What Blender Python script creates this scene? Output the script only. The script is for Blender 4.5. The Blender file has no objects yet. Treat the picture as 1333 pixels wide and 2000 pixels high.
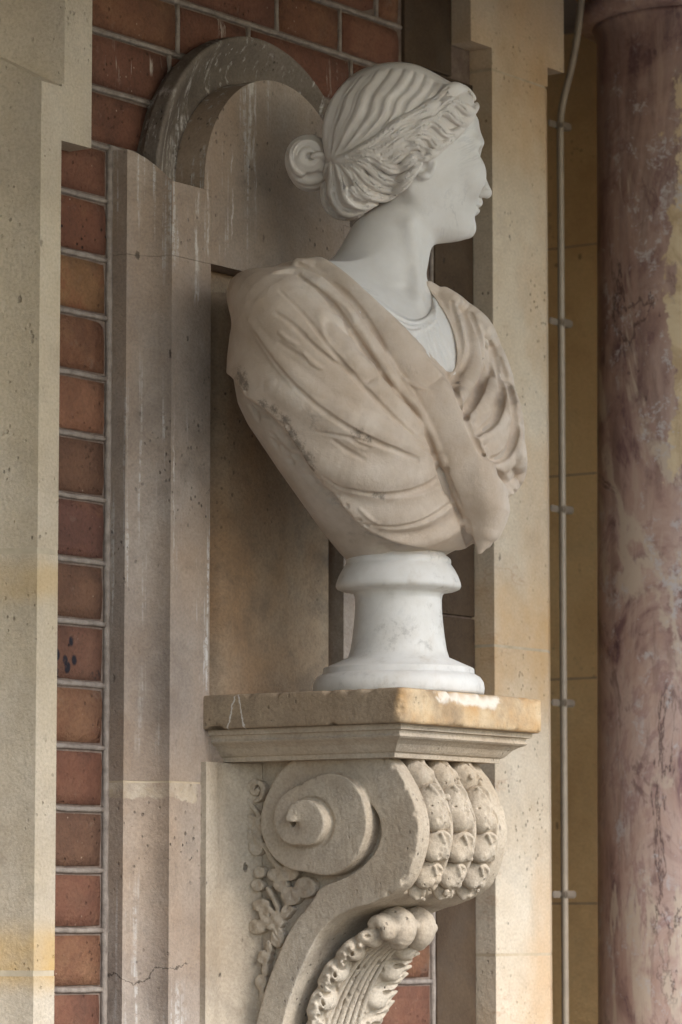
import bpy, bmesh, math, random
import numpy as np
from mathutils import Vector

# ------------------------------------------------------------------ camera, world, sun, exposure
scene = bpy.context.scene
C = scene.collection
R = math.radians
VIEW = R(54.5)                        # the wall is seen at this slant
PITCH = math.atan(790 / 7200.0)
CAM = np.array([-3.765, -2.84869, 1.60])
cam_data = bpy.data.cameras.new('camera')
cam = bpy.data.objects.new('camera', cam_data); C.objects.link(cam)
cam.location = CAM
cam.rotation_euler = (R(90) + PITCH, 0, -VIEW)
cam_data.sensor_fit = 'VERTICAL'; cam_data.sensor_height = 36.0; cam_data.lens = 36.0 * 7200 / 2000
cam_data.clip_start = 0.05; cam_data.clip_end = 3000
cam_data.dof.use_dof = True; cam_data.dof.focus_distance = 4.55; cam_data.dof.aperture_fstop = 8.5
scene.camera = cam

SUN_EL, SUN_AZ = 35.0, 7.0          # sun over the open side (-Y), a little to the far end
world = bpy.data.worlds.new('World'); scene.world = world; world.use_nodes = True
nt = world.node_tree
sky = nt.nodes.new('ShaderNodeTexSky'); sky.sky_type = 'NISHITA'; sky.sun_disc = False
sky.sun_elevation = R(SUN_EL)
sun_dir = Vector((math.sin(R(-SUN_AZ)) * math.cos(R(SUN_EL)), -math.cos(R(SUN_AZ)) * math.cos(R(SUN_EL)), math.sin(R(SUN_EL))))
sky.sun_rotation = math.atan2(sun_dir.x, sun_dir.y)
sky.air_density = 1.0; sky.dust_density = 1.1; sky.ozone_density = 1.0
bg = nt.nodes['Background']; bg.inputs['Strength'].default_value = 0.15
nt.links.new(sky.outputs[0], bg.inputs[0])
sun_l = bpy.data.lights.new('sun', 'SUN'); sun_l.energy = 1.5; sun_l.angle = R(16); sun_l.color = (1.0, 0.985, 0.965)
sun = bpy.data.objects.new('sun', sun_l); C.objects.link(sun)
sun.rotation_euler = (-sun_dir).to_track_quat('-Z', 'Y').to_euler()
vs = scene.view_settings
vs.view_transform = 'Standard'; vs.look = 'None'; vs.gamma = 1.0; vs.use_curve_mapping = False
vs.exposure = 1.3
scene.render.engine = 'CYCLES'
scene.cycles.max_bounces = 10; scene.cycles.diffuse_bounces = 6

# ------------------------------------------------------------------ measuring help: lines of sight -> metric points on real planes
_r = np.array([math.cos(VIEW), -math.sin(VIEW), 0.0]); _d = np.array([math.sin(VIEW), math.cos(VIEW), 0.0]); _z = np.array([0, 0, 1.0])
_fw = _d * math.cos(PITCH) + _z * math.sin(PITCH); _up = -_d * math.sin(PITCH) + _z * math.cos(PITCH)
def sight(px, py):
    return _r * (px - 666.5) / 7200 + _up * (1000 - py) / 7200 + _fw
def on(px, py, ax, val):
    d = sight(px, py); return CAM + d * ((val - CAM[ax]) / d[ax])

# ------------------------------------------------------------------ object helpers
def wloc(o):
    v = Vector((0, 0, 0))
    while o is not None:
        v += o.location; o = o.parent
    return v
def thing(name, label, cat, loc=(0, 0, 0), group=None):
    o = bpy.data.objects.new(name, None); C.objects.link(o); o.location = loc
    o.empty_display_size = 0.05
    o['label'] = label; o['category'] = cat; o['kind'] = 'thing'
    if group: o['group'] = group
    return o
def put(name, mesh, mat, parent=None, loc=(0, 0, 0), label=None, kind=None):
    o = bpy.data.objects.new(name, mesh); C.objects.link(o)
    if mat is not None and not mesh.materials: mesh.materials.append(mat)
    if parent is not None: o.parent = parent
    o.location = loc
    if label: o['label'] = label
    if kind: o['kind'] = kind
    return o
def mesh_np(name, verts, faces, smooth=True):
    me = bpy.data.meshes.new(name)
    verts = np.asarray(verts, dtype=np.float32)
    if isinstance(faces, np.ndarray):
        k = faces.shape[1]
        me.vertices.add(len(verts)); me.vertices.foreach_set('co', verts.ravel())
        me.loops.add(faces.size); me.loops.foreach_set('vertex_index', faces.astype(np.int32).ravel())
        me.polygons.add(len(faces))
        me.polygons.foreach_set('loop_start', np.arange(0, faces.size, k, dtype=np.int32))
        me.polygons.foreach_set('loop_total', np.full(len(faces), k, dtype=np.int32))
        me.update(calc_edges=True)
    else:
        me.from_pydata(verts.tolist(), [], faces); me.update()
    me.polygons.foreach_set('use_smooth', np.full(len(me.polygons), smooth))
    return me
def part(name, verts, faces, mat, parent, smooth=False, label=None, kind=None):
    """verts in world coordinates; the object's origin is its parent's"""
    L = np.array(wloc(parent)) if parent is not None else np.zeros(3)
    return put(name, mesh_np(name, np.asarray(verts, dtype=np.float64) - L, faces, smooth), mat, parent, label=label, kind=kind)
def bm_part(name, bm, mat, parent, smooth=False, label=None, kind=None):
    bmesh.ops.recalc_face_normals(bm, faces=bm.faces)
    L = wloc(parent) if parent is not None else Vector((0, 0, 0))
    for v in bm.verts: v.co -= L
    me = bpy.data.meshes.new(name); bm.to_mesh(me); bm.free()
    me.polygons.foreach_set('use_smooth', np.full(len(me.polygons), smooth))
    if smooth: me.set_sharp_from_angle(angle=R(35))
    return put(name, me, mat, parent, label=label, kind=kind)
def add_box(bm, lo, hi):
    m = bmesh.ops.create_cube(bm, size=1.0)
    for v in m['verts']:
        v.co = Vector([(lo[i] + hi[i]) / 2 + v.co[i] * (hi[i] - lo[i]) for i in range(3)])
    return m['verts']
def box_bm(lo, hi, bevel=0.003, seg=2):
    bm = bmesh.new(); add_box(bm, lo, hi)
    if bevel: bmesh.ops.bevel(bm, geom=bm.edges[:], offset=bevel, segments=seg, affect='EDGES', profile=0.6)
    return bm
def prism_bm(poly, axis, a, b, bevel=0.0):
    """poly: 2-D points in the other two axes (in order), run from a to b along axis"""
    bm = bmesh.new(); n = len(poly); o = [i for i in range(3) if i != axis]
    def mk(p, t):
        c = [0, 0, 0]; c[axis] = t; c[o[0]] = p[0]; c[o[1]] = p[1]; return bm.verts.new(c)
    A = [mk(p, a) for p in poly]; B = [mk(p, b) for p in poly]
    bm.faces.new(A); bm.faces.new(B[::-1])
    for i in range(n): bm.faces.new((A[i], A[(i + 1) % n], B[(i + 1) % n], B[i]))
    bmesh.ops.recalc_face_normals(bm, faces=bm.faces)
    if bevel:
        es = [e for e in bm.edges if e.calc_face_angle(0) > 0.6]
        bmesh.ops.bevel(bm, geom=es, offset=bevel, segments=2, affect='EDGES', profile=0.6)
    return bm
def tube_mesh(pts, rad, seg=14):
    pts = [np.asarray(p, float) for p in pts]; n = len(pts); V = []; F = []
    T = [pts[min(i + 1, n - 1)] - pts[max(i - 1, 0)] for i in range(n)]
    ref = np.array([0.31, 0.87, 0.1])
    for i in range(n):
        t = T[i] / np.linalg.norm(T[i]); a = np.cross(t, ref); a /= np.linalg.norm(a); b = np.cross(t, a)
        rr = rad[i] if hasattr(rad, '__len__') else rad
        for k in range(seg):
            w = 2 * math.pi * k / seg; V.append(pts[i] + (a * math.cos(w) + b * math.sin(w)) * rr)
    for i in range(n - 1):
        for k in range(seg):
            F.append((i * seg + k, i * seg + (k + 1) % seg, (i + 1) * seg + (k + 1) % seg, (i + 1) * seg + k))
    F.append(tuple(range(seg))[::-1]); F.append(tuple(range((n - 1) * seg, n * seg)))
    return V, F
def lathe(profile, cx, cy, seg=96, jig=0.0):
    V = []; F = []; n = len(profile)
    for r_, z_ in profile:
        for k in range(seg):
            w = 2 * math.pi * k / seg; V.append((cx + r_ * math.cos(w), cy + r_ * math.sin(w), z_))
    for i in range(n - 1):
        for k in range(seg):
            F.append((i * seg + k, i * seg + (k + 1) % seg, (i + 1) * seg + (k + 1) % seg, (i + 1) * seg + k))
    F.append(tuple(range(seg))[::-1]); F.append(tuple(range((n - 1) * seg, n * seg)))
    return V, F
def smooth_path(P, n=8):
    P = np.asarray(P, float); out = []
    for i in range(len(P) - 1):
        p0 = P[max(i - 1, 0)]; p1 = P[i]; p2 = P[i + 1]; p3 = P[min(i + 2, len(P) - 1)]
        for k in range(n):
            t = k / n
            out.append(0.5 * (2 * p1 + (p2 - p0) * t + (2 * p0 - 5 * p1 + 4 * p2 - p3) * t * t + (3 * p1 - p0 - 3 * p2 + p3) * t ** 3))
    out.append(P[-1]); return np.array(out)

# ------------------------------------------------------------------ clay: signed distance volumes turned into meshes
def smin(a, b, k):
    h = np.clip(0.5 + 0.5 * (b - a) / k, 0, 1); return b + (a - b) * h - k * h * (1 - h)
def smax(a, b, k): return -smin(-a, -b, k)
class Clay:
    def __init__(s, lo, hi, h):
        s.lo = np.array(lo, float); s.h = h
        s.n = [int(math.ceil((hi[i] - lo[i]) / h)) + 1 for i in range(3)]
        s.ax = [(s.lo[i] + h * np.arange(s.n[i])).astype(np.float32) for i in range(3)]
        s.F = None
    def xyz(s, sl=None):
        a = s.ax if sl is None else [s.ax[i][sl[i]] for i in range(3)]
        return a[0][:, None, None], a[1][None, :, None], a[2][None, None, :]
    def base(s, f): s.F = f(*s.xyz()).astype(np.float32) + np.zeros(s.n, np.float32)
    def window(s, lo, hi):
        sl = []
        for i in range(3):
            a = max(0, int(math.floor((lo[i] - s.lo[i]) / s.h))); b = min(s.n[i], int(math.ceil((hi[i] - s.lo[i]) / s.h)) + 1)
            if b <= a: return None
            sl.append(slice(a, b))
        return tuple(sl)
    def chain(s, P, rad, k=0.004, sub=False):
        P = np.asarray(P, float); n = len(P)
        rad = np.full(n, rad) if not hasattr(rad, '__len__') else np.asarray(rad, float)
        m = rad.max() + k * 1.5 + s.h
        W = s.window(P.min(0) - m, P.max(0) + m)
        if W is None: return
        G = np.full([w.stop - w.start for w in W], 1.0, np.float32)
        off = [w.start for w in W]
        for i in range(n - 1):
            a, b = P[i], P[i + 1]; mm = max(rad[i], rad[i + 1]) + k * 1.5 + s.h
            w = s.window(np.minimum(a, b) - mm, np.maximum(a, b) + mm)
            if w is None: continue
            x, y, z = s.xyz(w); ab = b - a; L2 = float(ab @ ab) + 1e-12
            t = np.clip(((x - a[0]) * ab[0] + (y - a[1]) * ab[1] + (z - a[2]) * ab[2]) / L2, 0, 1)
            d = np.sqrt((x - a[0] - ab[0] * t) ** 2 + (y - a[1] - ab[1] * t) ** 2 + (z - a[2] - ab[2] * t) ** 2) - (rad[i] + (rad[i + 1] - rad[i]) * t)
            q = tuple(slice(w[j].start - off[j], w[j].stop - off[j]) for j in range(3))
            G[q] = np.minimum(G[q], d)
        s.F[W] = smax(s.F[W], -G, k) if sub else smin(s.F[W], G, k)
    def blob(s, c, rad, k=0.004, rot=None, sub=False):
        """ellipsoid; rot: 3 rows = its axes"""
        c = np.asarray(c, float); rad = np.asarray(rad, float); m = rad.max() + k * 1.5 + s.h
        W = s.window(c - m, c + m)
        if W is None: return
        x, y, z = s.xyz(W); x = x - c[0]; y = y - c[1]; z = z - c[2]
        A = np.eye(3) if rot is None else np.asarray(rot, float)
        u = (A[0, 0] * x + A[0, 1] * y + A[0, 2] * z) / rad[0]; v = (A[1, 0] * x + A[1, 1] * y + A[1, 2] * z) / rad[1]; w = (A[2, 0] * x + A[2, 1] * y + A[2, 2] * z) / rad[2]
        k0 = np.sqrt(u * u + v * v + w * w) + 1e-6
        k1 = np.sqrt((u / rad[0]) ** 2 + (v / rad[1]) ** 2 + (w / rad[2]) ** 2) + 1e-6
        d = k0 * (k0 - 1) / k1
        s.F[W] = smax(s.F[W], -d, k) if sub else smin(s.F[W], d, k)
    def sample(s, p):
        q = [(p[i] - s.lo[i]) / s.h for i in range(3)]
        i0 = [int(min(max(math.floor(v), 0), s.n[j] - 2)) for j, v in enumerate(q)]
        f = [min(max(q[j] - i0[j], 0), 1) for j in range(3)]
        B = s.F[i0[0]:i0[0] + 2, i0[1]:i0[1] + 2, i0[2]:i0[2] + 2]
        B = B[0] * (1 - f[0]) + B[1] * f[0]; B = B[0] * (1 - f[1]) + B[1] * f[1]
        return float(B[0] * (1 - f[2]) + B[1] * f[2])
    def hit(s, o, d, lift=0.0):
        """first surface point along a ray, or the nearest approach when the ray passes by"""
        o = np.asarray(o, float); d = np.asarray(d, float) / np.linalg.norm(d)
        hi = s.lo + s.h * (np.array(s.n) - 1)
        with np.errstate(divide='ignore'):
            t1 = (s.lo - o) / d; t2 = (hi - o) / d
        t = max(np.minimum(t1, t2).max(), 0) + 1e-4; te = np.maximum(t1, t2).min()
        best = (9, t)
        while t < te:
            v = s.sample(o + d * t)
            if v < best[0]: best = (v, t)
            if v < 0.0003: break
            t += min(max(v * 0.5, s.h * 0.25), 0.004)
        return o + d * (best[1] - lift)
    def mesh(s, smooth=1):
        F = s.F; neg = F < 0; n = s.n
        c = neg[:-1, :-1, :-1].astype(np.int8)
        cnt = np.zeros([v - 1 for v in n], np.int8)
        for dx in (0, 1):
            for dy in (0, 1):
                for dz in (0, 1):
                    cnt += neg[dx:n[0] - 1 + dx, dy:n[1] - 1 + dy, dz:n[2] - 1 + dz]
        act = (cnt > 0) & (cnt < 8)
        idx = -np.ones(act.shape, np.int64); I = np.argwhere(act); idx[act] = np.arange(len(I))
        acc = np.zeros((len(I), 3)); num = np.zeros(len(I))
        cor = [(0, 0, 0), (1, 0, 0), (0, 1, 0), (1, 1, 0), (0, 0, 1), (1, 0, 1), (0, 1, 1), (1, 1, 1)]
        val = [F[I[:, 0] + a, I[:, 1] + b, I[:, 2] + e] for a, b, e in cor]
        for i in range(8):
            for j in range(i + 1, 8):
                df = [cor[j][q] - cor[i][q] for q in range(3)]
                if sum(abs(v) for v in df) != 1: continue
                m = (val[i] < 0) != (val[j] < 0)
                den = val[i] - val[j]; t = np.where(m, val[i] / np.where(np.abs(den) < 1e-12, 1e-12, den), 0)
                for q in range(3): acc[:, q] += np.where(m, cor[i][q] + df[q] * t, 0)
                num += m
        V = s.lo + s.h * (I + acc / num[:, None])
        faces = []
        for q in range(3):
            a, b = [(1, 2), (2, 0), (0, 1)][q]
            sl0 = [slice(None)] * 3; sl1 = [slice(None)] * 3
            sl0[q] = slice(0, n[q] - 1); sl1[q] = slice(1, n[q])
            cross = neg[tuple(sl0)] != neg[tuple(sl1)]
            E = np.argwhere(cross)
            ok = (E[:, a] > 0) & (E[:, b] > 0) & (E[:, a] < n[a] - 1) & (E[:, b] < n[b] - 1); E = E[ok]
            inside = neg[E[:, 0], E[:, 1], E[:, 2]]
            ea = np.zeros(3, int); ea[a] = 1; eb = np.zeros(3, int); eb[b] = 1
            def g(D): return idx[D[:, 0], D[:, 1], D[:, 2]]
            quad = np.stack([g(E - ea - eb), g(E - eb), g(E), g(E - ea)], 1)
            quad[~inside] = quad[~inside][:, ::-1]; faces.append(quad)
        Fc = np.concatenate(faces); Fc = Fc[(Fc >= 0).all(1)]
        for _ in range(smooth):
            acc = np.zeros_like(V); num = np.zeros(len(V))
            for i in range(4):
                j = (i + 1) % 4
                for k_ in range(3):
                    acc[:, k_] += np.bincount(Fc[:, i], V[Fc[:, j], k_], len(V)) + np.bincount(Fc[:, j], V[Fc[:, i], k_], len(V))
                num += np.bincount(Fc[:, i], minlength=len(V)) + np.bincount(Fc[:, j], minlength=len(V))
            V = V * 0.5 + 0.5 * acc / np.maximum(num, 1)[:, None]
        return V, Fc
def crisp(V, F, amount, rounds=5):
    """sharpen carved forms: push the surface away from its own smoothed copy"""
    S = V.copy()
    num = np.zeros(len(V))
    for i in range(4): num += 2 * np.bincount(F[:, i], minlength=len(V))
    for _ in range(rounds):
        acc = np.zeros_like(S)
        for i in range(4):
            j = (i + 1) % 4
            for k_ in range(3): acc[:, k_] += np.bincount(F[:, i], S[F[:, j], k_], len(V)) + np.bincount(F[:, j], S[F[:, i], k_], len(V))
        S = S * 0.4 + 0.6 * acc / np.maximum(num, 1)[:, None]
    D = (V - S) * amount; L = np.linalg.norm(D, axis=1, keepdims=True)
    return V + D * np.minimum(1, 0.0022 / np.maximum(L, 1e-9))
def poly_sd(x, y, P):
    """signed distance to a closed 2-D polygon (negative inside), numpy broadcast"""
    P = np.asarray(P, float); n = len(P); d = None; ins = None
    for i in range(n):
        a = P[i]; b = P[(i + 1) % n]; e = b - a
        t = np.clip(((x - a[0]) * e[0] + (y - a[1]) * e[1]) / (e @ e + 1e-12), 0, 1)
        dd = (x - a[0] - e[0] * t) ** 2 + (y - a[1] - e[1] * t) ** 2
        d = dd if d is None else np.minimum(d, dd)
        cr = ((a[1] > y) != (b[1] > y)) & (x < (b[0] - a[0]) * (y - a[1]) / ((b[1] - a[1]) if abs(b[1] - a[1]) > 1e-9 else 1e-9) + a[0])
        ins = cr if ins is None else ins ^ cr
    return np.where(ins, -1.0, 1.0) * np.sqrt(d)

# ------------------------------------------------------------------ materials
def srgb(r, g, b):
    f = lambda c: (c / 255 / 12.92) if c / 255 <= 0.04045 else ((c / 255 + 0.055) / 1.055) ** 2.4
    return (f(r), f(g), f(b), 1.0)
class Mat:
    """a small node-tree writer; everything reads the world position so grain runs on through joints"""
    def __init__(s, name, rough=0.85, spec=0.3):
        s.m = bpy.data.materials.new(name); s.m.use_nodes = True; s.t = s.m.node_tree; s.N = s.t.nodes
        s.b = s.N['Principled BSDF']; s.b.inputs['Roughness'].default_value = rough
        s.b.inputs['Specular IOR Level'].default_value = spec
        s.geo = s.N.new('ShaderNodeNewGeometry'); s.pos = s.geo.outputs['Position']; s.h = None
        s.oi = None
    def L(s, a, b): s.t.links.new(a, b)
    def seeded(s):
        """shift the grain by the object's own random number"""
        s.oi = s.N.new('ShaderNodeObjectInfo'); v = s.N.new('ShaderNodeVectorMath'); v.operation = 'SCALE'
        v.inputs[0].default_value = (7.3, 3.1, 5.7); s.L(s.oi.outputs['Random'], v.inputs['Scale'])
        a = s.N.new('ShaderNodeVectorMath'); a.operation = 'ADD'; s.L(s.pos, a.inputs[0]); s.L(v.outputs[0], a.inputs[1]); s.pos = a.outputs[0]
    def scaled(s, sc, rot=None, vec=None):
        n = s.N.new('ShaderNodeMapping'); n.inputs['Scale'].default_value = sc
        if rot: n.inputs['Rotation'].default_value = rot
        s.L(vec or s.pos, n.inputs[0]); return n.outputs[0]
    def noise(s, scale, detail=5, rough=0.6, vec=None, dist=0.0):
        n = s.N.new('ShaderNodeTexNoise'); n.inputs['Scale'].default_value = scale; n.inputs['Detail'].default_value = detail
        n.inputs['Roughness'].default_value = rough; n.inputs['Distortion'].default_value = dist
        s.L(vec or s.pos, n.inputs['Vector']); return n.outputs['Fac']
    def voro(s, scale, feature='F1', vec=None, rnd=1.0):
        n = s.N.new('ShaderNodeTexVoronoi'); n.feature = feature; n.inputs['Scale'].default_value = scale
        n.inputs['Randomness'].default_value = rnd
        s.L(vec or s.pos, n.inputs['Vector']); return n.outputs['Distance']
    def ramp(s, fac, *st, smooth=False):
        n = s.N.new('ShaderNodeValToRGB'); e = n.color_ramp.elements
        if smooth: n.color_ramp.interpolation = 'EASE'
        while len(e) < len(st): e.new(0.5)
        for i, (p, v) in enumerate(st):
            e[i].position = p; e[i].color = v if hasattr(v, '__len__') else (v, v, v, 1)
        s.L(fac, n.inputs[0]); return n.outputs[0]
    def math(s, op, a, b=None, c=None):
        n = s.N.new('ShaderNodeMath'); n.operation = op
        for i, v in enumerate((a, b, c)):
            if v is None: continue
            if isinstance(v, (int, float)): n.inputs[i].default_value = v
            else: s.L(v, n.inputs[i])
        return n.outputs[0]
    def mix(s, fac, a, b, mode='MIX'):
        n = s.N.new('ShaderNodeMix'); n.data_type = 'RGBA'; n.blend_type = mode
        if isinstance(fac, (int, float)): n.inputs[0].default_value = fac
        else: s.L(fac, n.inputs[0])
        for i, v in ((6, a), (7, b)):
            if hasattr(v, '__len__'): n.inputs[i].default_value = v
            else: s.L(v, n.inputs[i])
        return n.outputs[2]
    def axis(s, i):
        n = s.N.new('ShaderNodeSeparateXYZ'); s.L(s.geo.outputs['Position'], n.inputs[0]); return n.outputs[i]
    def band(s, v, lo, hi, soft):
        """1 between lo and hi"""
        a = s.N.new('ShaderNodeMapRange'); a.interpolation_type = 'SMOOTHSTEP'; a.inputs[1].default_value = lo - soft; a.inputs[2].default_value = lo + soft; s.L(v, a.inputs[0])
        b = s.N.new('ShaderNodeMapRange'); b.interpolation_type = 'SMOOTHSTEP'; b.inputs[1].default_value = hi - soft; b.inputs[2].default_value = hi + soft; b.inputs[3].default_value = 1; b.inputs[4].default_value = 0; s.L(v, b.inputs[0])
        return s.math('MULTIPLY', a.outputs[0], b.outputs[0])
    def relief(s, fac, dist, strength=1.0):
        n = s.N.new('ShaderNodeBump'); n.inputs['Distance'].default_value = dist; n.inputs['Strength'].default_value = strength
        s.L(fac, n.inputs['Height'])
        if s.h is not None: s.L(s.h, n.inputs['Normal'])
        s.h = n.outputs[0]
    def done(s, col):
        s.L(col, s.b.inputs['Base Color'])
        if s.h is not None: s.L(s.h, s.b.inputs['Normal'])
        return s.m

def limestone(name, light, mid, dark, pit=0.5, grime=0.4, tint=None, tint_amt=0.0, streak=0.0, grain=0.0011, extra=None):
    m = Mat(name, 0.9, 0.2)
    def gr(c, k=0.24):
        l = 0.25 * c[0] + 0.6 * c[1] + 0.15 * c[2]; return tuple(v + (l - v) * k for v in c[:3]) + (1,)
    light, mid, dark = gr(light), gr(mid), gr(dark)
    if tint is not None: tint = gr(tint, 0.10)
    big = m.noise(4.5, 6, 0.62); mid_n = m.noise(21, 6, 0.65); fine = m.noise(260, 3, 0.6)
    col = m.ramp(big, (0.32, dark), (0.5, mid), (0.68, light))
    col = m.mix(m.math('MULTIPLY', m.ramp(mid_n, (0.35, 0.0), (0.7, 1.0)), 0.45), col, light)
    if tint is not None:
        t = m.ramp(m.noise(3.1, 5, 0.6, m.scaled((1, 1, 0.6))), (0.46, 0.0), (0.62, 1.0))
        col = m.mix(m.math('MULTIPLY', t, tint_amt), col, tint)
    col = m.mix(m.math('MULTIPLY', m.ramp(fine, (0.3, 1.0), (0.62, 0.0)), 0.28), col, tuple(c * 0.55 for c in dark[:3]) + (1,))
    # grime clouds
    g = m.ramp(m.noise(9, 7, 0.7, dist=0.4), (0.52, 0.0), (0.74, 1.0))
    col = m.mix(m.math('MULTIPLY', g, grime), col, (0.075, 0.062, 0.052, 1))
    # pits and specks
    v = m.voro(115, vec=m.scaled((1, 1, 0.75))); gate = m.ramp(m.noise(7, 5, 0.7), (0.5, 0.0), (0.66, 1.0))
    p = m.math('MULTIPLY', m.ramp(m.math('ADD', v, m.math('MULTIPLY', m.noise(60, 3), 0.5)), (0.36, 1.0), (0.46, 0.0)), gate)
    v2 = m.voro(34, vec=m.scaled((1.0, 1.0, 0.55), (0.3, 0.2, 0))); p2 = m.math('MULTIPLY', m.ramp(m.math('ADD', v2, m.math('MULTIPLY', m.noise(80, 3), 0.35)), (0.23, 1.0), (0.29, 0.0)), m.ramp(m.noise(5, 3), (0.52, 0.0), (0.6, 1.0)))
    pits = m.math('MAXIMUM', p, p2)
    col = m.mix(m.math('MULTIPLY', pits, pit), col, (0.03, 0.025, 0.021, 1))
    if streak:
        st = m.noise(60, 4, 0.6, m.scaled((1.4, 1.4, 0.05))); gate2 = m.ramp(m.noise(6, 3, 0.5, m.scaled((1, 1, 0.5))), (0.46, 0.0), (0.56, 1.0))
        st = m.math('MULTIPLY', m.ramp(st, (0.57, 0.0), (0.66, 1.0)), gate2)
        st = m.math('MULTIPLY', st, m.ramp(m.noise(120, 4, 0.7), (0.4, 0.0), (0.55, 1.0)))
        col = m.mix(m.math('MULTIPLY', st, streak), col, (0.62, 0.60, 0.57, 1))
    if extra: col = extra(m, col)
    m.relief(m.noise(70, 6, 0.7), grain * 2.2, 0.8); m.relief(fine, grain, 0.8); m.relief(m.math('MULTIPLY', pits, -1.0), grain * 2.6, 0.9)
    return m.done(col)

# yellow iron-stained beds and grey mortar lines on the near jamb; positions are heights on the wall
def jamb_stain(m, col):
    z = m.math('ADD', m.axis(2), m.math('MULTIPLY', m.noise(14, 4), 0.03))
    y = m.math('ADD', m.math('MULTIPLY', m.band(z, 1.99, 2.03, 0.014), 0.55), m.band(z, 1.535, 1.60, 0.02))
    y = m.math('MULTIPLY', y, m.ramp(m.noise(9, 4), (0.35, 0.3), (0.6, 1.0)))
    return m.mix(m.math('MULTIPLY', y, 0.75), col, srgb(196, 158, 92))
def far_stain(m, col):
    z = m.math('ADD', m.axis(2), m.math('MULTIPLY', m.noise(9, 5), 0.09))
    y = m.math('ADD', m.band(z, 1.93, 2.12, 0.05), m.math('MULTIPLY', m.band(z, 2.72, 2.90, 0.04), 0.35))
    col = m.mix(m.math('MULTIPLY', m.math('MULTIPLY', y, m.ramp(m.noise(6, 5), (0.35, 0.2), (0.6, 1.0))), 0.6), col, srgb(205, 158, 92))
    vein = m.ramp(m.math('ABSOLUTE', m.math('SUBTRACT', m.noise(3.2, 5, 0.6, m.scaled((1, 1, 2.6))), 0.5)), (0.0, 1.0), (0.012, 0.0))
    return m.mix(m.math('MULTIPLY', m.math('MULTIPLY', vein, m.ramp(m.noise(5, 3), (0.5, 0.0), (0.62, 1.0))), 0.3), col, srgb(160, 112, 80))

M = {}
def drips(*runs):
    def f(m, col):
        w = m.math('ADD', m.axis(0), m.math('MULTIPLY', m.math('SUBTRACT', m.noise(26, 4, 0.6), 0.5), 0.016)); z = m.math('ADD', m.axis(2), m.math('MULTIPLY', m.noise(30, 3), 0.03))
        tot = None
        for x0, hw, z0, z1 in runs:
            b = m.math('MULTIPLY', m.band(w, x0 - hw, x0 + hw, hw * 0.45), m.band(z, z0 + 0.015, z1 + 0.015, 0.012)); tot = b if tot is None else m.math('MAXIMUM', tot, b)
        br = m.ramp(m.noise(150, 5, 0.75, m.scaled((1, 1, 0.22))), (0.44, 0.0), (0.56, 1.0))
        # cream patching mortar round the joint, and a hairline crack lower down
        x = m.axis(0); zz = m.axis(2)
        e1 = m.math('ADD', zz, m.math('MULTIPLY', m.math('SUBTRACT', m.noise(24, 3), 0.5), 0.03)); pt = m.math('MULTIPLY', m.band(e1, 1.742, 1.772, 0.0015), m.band(zz, 1.70, 1.7625, 0.001)); pt = m.math('MULTIPLY', pt, m.band(x, -0.40, -0.168, 0.004))
        col = m.mix(m.math('MULTIPLY', m.math('MULTIPLY', pt, m.ramp(m.noise(35, 5, 0.7), (0.35, 0.3), (0.6, 1.0))), 0.6), col, m.ramp(m.noise(60, 4), (0.35, srgb(196, 178, 150)), (0.65, srgb(216, 204, 184))))
        e2 = m.math('ADD', m.math('ADD', zz, m.math('MULTIPLY', x, -0.22)), m.math('MULTIPLY', m.math('SUBTRACT', m.noise(17, 6, 0.6), 0.5), 0.075)); ck = m.math('MULTIPLY', m.band(e2, 1.5785, 1.5800, 0.0007), m.band(x, -0.30, -0.185, 0.004)); ck = m.math('MULTIPLY', ck, m.band(zz, 1.4, 1.65, 0.01))
        col = m.mix(m.math('MULTIPLY', ck, 0.8), col, srgb(52, 44, 38))
        return m.mix(m.math('MULTIPLY', m.math('MULTIPLY', m.math('MULTIPLY', tot, br), m.ramp(m.noise(45, 4, 0.7), (0.38, 0.15), (0.6, 1.0))), 0.75), col, srgb(214, 208, 200))
    return f
M['jamb'] = limestone('buff_limestone', srgb(214, 198, 174), srgb(196, 178, 151), srgb(168, 149, 124), 0.45, 0.2, srgb(214, 190, 146), 0.3, extra=jamb_stain)
M['surround'] = limestone('weathered_limestone', srgb(182, 166, 150), srgb(160, 142, 126), srgb(130, 113, 99), 0.7, 0.42, srgb(178, 142, 104), 0.4, streak=0.8, extra=drips((-0.060, 0.006, 2.56, 2.675), (-0.052, 0.003, 2.50, 2.66), (-0.150, 0.0022, 2.42, 2.53), (-0.172, 0.004, 2.36, 2.505), (-0.2165, 0.0016, 2.03, 2.22), (-0.10, 0.0016, 2.44, 2.56)))
M['arch'] = limestone('sooty_limestone', srgb(144, 131, 117), srgb(124, 110, 96), srgb(94, 82, 70), 0.6, 0.5, streak=0.95, extra=drips((-0.135, 0.005, 2.56, 2.68), (-0.185, 0.004, 2.52, 2.64), (-0.165, 0.006, 2.51, 2.58), (-0.09, 0.003, 2.62, 2.72)))
M['panel'] = limestone('stained_panel_stone', srgb(176, 154, 124), srgb(150, 126, 98), srgb(108, 88, 68), 0.8, 0.65, srgb(168, 120, 68), 0.45)
M['bracket'] = limestone('carved_limestone', srgb(204, 189, 166), srgb(182, 164, 139), srgb(150, 131, 109), 0.7, 0.36, srgb(194, 164, 122), 0.25)
M['far'] = limestone('pale_limestone', srgb(226, 210, 184), srgb(212, 191, 160), srgb(190, 164, 130), 0.8, 0.2, srgb(206, 160, 104), 0.5, extra=far_stain)
M['strip'] = limestone('brown_stone', srgb(94, 74, 52), srgb(76, 58, 40), srgb(58, 44, 31), 0.6, 0.5)
M['ochre'] = limestone('ochre_stone', srgb(238, 186, 104), srgb(228, 172, 88), srgb(206, 150, 70), 0.5, 0.2)
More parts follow.
